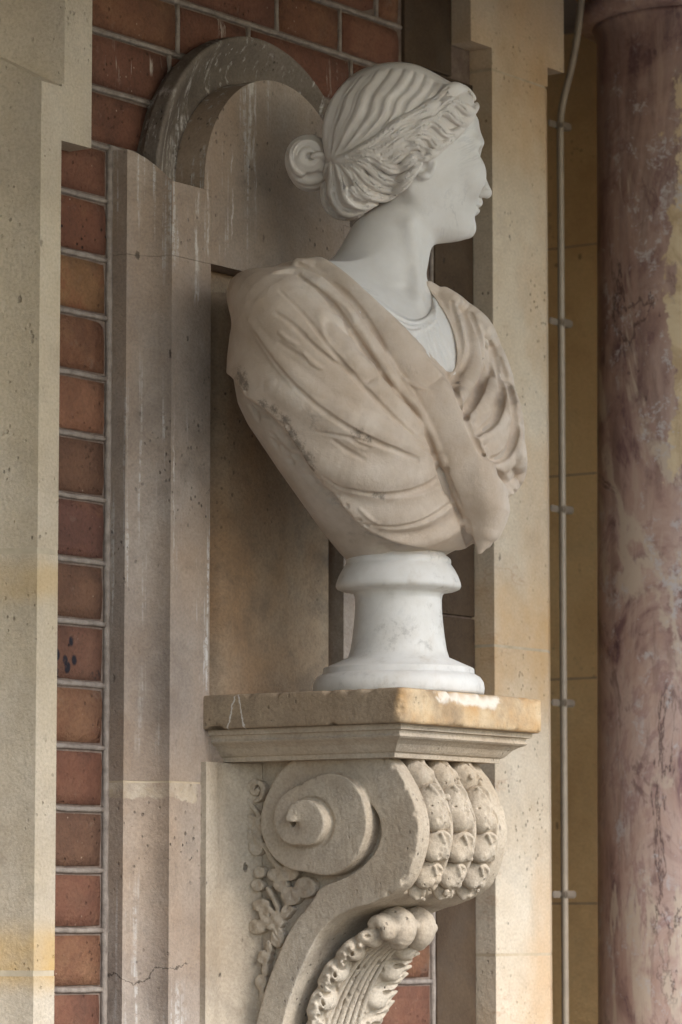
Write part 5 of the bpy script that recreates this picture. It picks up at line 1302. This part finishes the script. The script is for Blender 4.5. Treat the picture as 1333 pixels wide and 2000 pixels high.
# --- bun: a thick coil wound round its own centre
bn = Clay((-0.158, -0.064, U(0, 392)[2]), (-0.066, 0.066, U(0, 240)[2]), 0.0013); bn.F = np.full(bn.n, 0.5, np.float32)
bc_ = U(*h1([(222, 592)])[0]); q_ = 1 / (2.666 * 1572)
bn.blob(bc_ + [0, 0.006, 0], (104 * q_, 0.030, 112 * q_), 0.003)
bn.blob(bc_ + [0.010, 0.010, -22 * q_], (92 * q_, 0.030, 118 * q_), 0.004)
def ring(rad0, rad1, a0, a1, dep0, dep1, tube0, tube1, n=60, sq=1.06, cx=0, cz=0):
    rad0, rad1, tube0, tube1 = rad0 * 1.08, rad1 * 1.08, tube0 * 1.1, tube1 * 1.1
    P = []; T = []
    for k in range(n + 1):
        t = k / n; a = R(a0 + (a1 - a0) * t); r_ = (rad0 + (rad1 - rad0) * t) * q_; P.append(bc_ + [r_ * math.cos(a) + cx * q_, dep0 + (dep1 - dep0) * t, r_ * sq * math.sin(a) + cz * q_]); T.append(tube0 + (tube1 - tube0) * t)
    return P, T
P, T = ring(14, 78, 20, 600, -0.028, -0.020, 0.0040, 0.0072, 90); bn.chain(P, T, 0.0010)
P2, T2 = ring(22, 82, 120, 640, -0.0335, -0.0265, 0.0011, 0.0017, 90); bn.chain(P2, T2, 0.0012, True)
P, T = ring(48, 88, 200, 520, -0.024, -0.015, 0.0052, 0.0060, 60); bn.chain(P, T, 0.0018)
P, T = ring(92, 94, 60, 330, -0.008, -0.006, 0.0060, 0.0062, 50, 1.08, 2, -6); bn.chain(P, T, 0.0022)
P, T = ring(90, 92, 70, 330, 0.004, 0.006, 0.0062, 0.0062, 50, 1.14, 6, -16); bn.chain(P, T, 0.0022)
P, T = ring(84, 88, 80, 330, 0.016, 0.018, 0.0064, 0.0064, 50, 1.14, 10, -22); bn.chain(P, T, 0.0024)
for r0, dd, tb in ((34, -0.0335, 0.0009), (62, -0.0305, 0.0010), (80, -0.0275, 0.0009)):
    P, T = ring(r0, r0 + 8, 30, 380, dd, dd + 0.003, tb, tb, 60); bn.chain(P, T, 0.0016, True)
bn.blob(bc_ + [12 * q_, -0.031, 4 * q_], (0.0030, 0.010, 0.0026), 0.002, sub=True)
root = [U(*h1([(350, 585)])[0], -0.018), U(*h1([(310, 575)])[0], -0.026), U(*h1([(270, 565)])[0], -0.031), U(*h1([(240, 575)])[0], -0.031)]
bn.chain(smooth_path(root, 5), wid([0.0055, 0.0050, 0.0040, 0.0026], 16), 0.002)
bn.chain(smooth_path([U(*h1([(360, 600)])[0], -0.010), U(*h1([(325, 610)])[0], -0.016), U(*h1([(290, 640)])[0], -0.020)], 5), wid([0.006, 0.006, 0.004], 11), 0.002)
bn.chain(smooth_path([U(*h1([(365, 590)])[0], 0.0), U(*h1([(300, 590)])[0], 0.0)], 5), 0.012, 0.004)
clay_part('hair_bun', bn, M['hair'], hair, 1)

# --- socle
def sz(py): return U(779, py)[2]
sp_ = [(0.0, ST + 0.0005), (0.1045, ST + 0.0005), (0.1062, ST + 0.004), (0.1068, ST + 0.010), (0.1055, ST + 0.017), (0.1015, ST + 0.023), (0.0960, ST + 0.0262), (0.0945, ST + 0.0268), (0.0940, ST + 0.0330), (0.0925, ST + 0.0345), (0.0630, sz(1285)), (0.0600, sz(1270)), (0.0575, sz(1245)), (0.0553, sz(1215)), (0.0541, sz(1190)), (0.0538, sz(1172)), (0.0550, sz(1163)), (0.0580, sz(1157.5)), (0.0720, sz(1154)), (0.0765, sz(1151)), (0.0782, sz(1146)), (0.0775, sz(1139)), (0.0745, sz(1126)), (0.0700, sz(1113)), (0.0668, sz(1106)), (0.0652, sz(1103)), (0.0658, sz(1100)), (0.0655, sz(1094)), (0.0630, sz(1090)), (0.0590, sz(1085)), (0.0560, sz(1070))]
V, F = lathe(sp_, AXIS[0], AXIS[1], 128)
part('socle', V, F, M['socle'], bust, True)
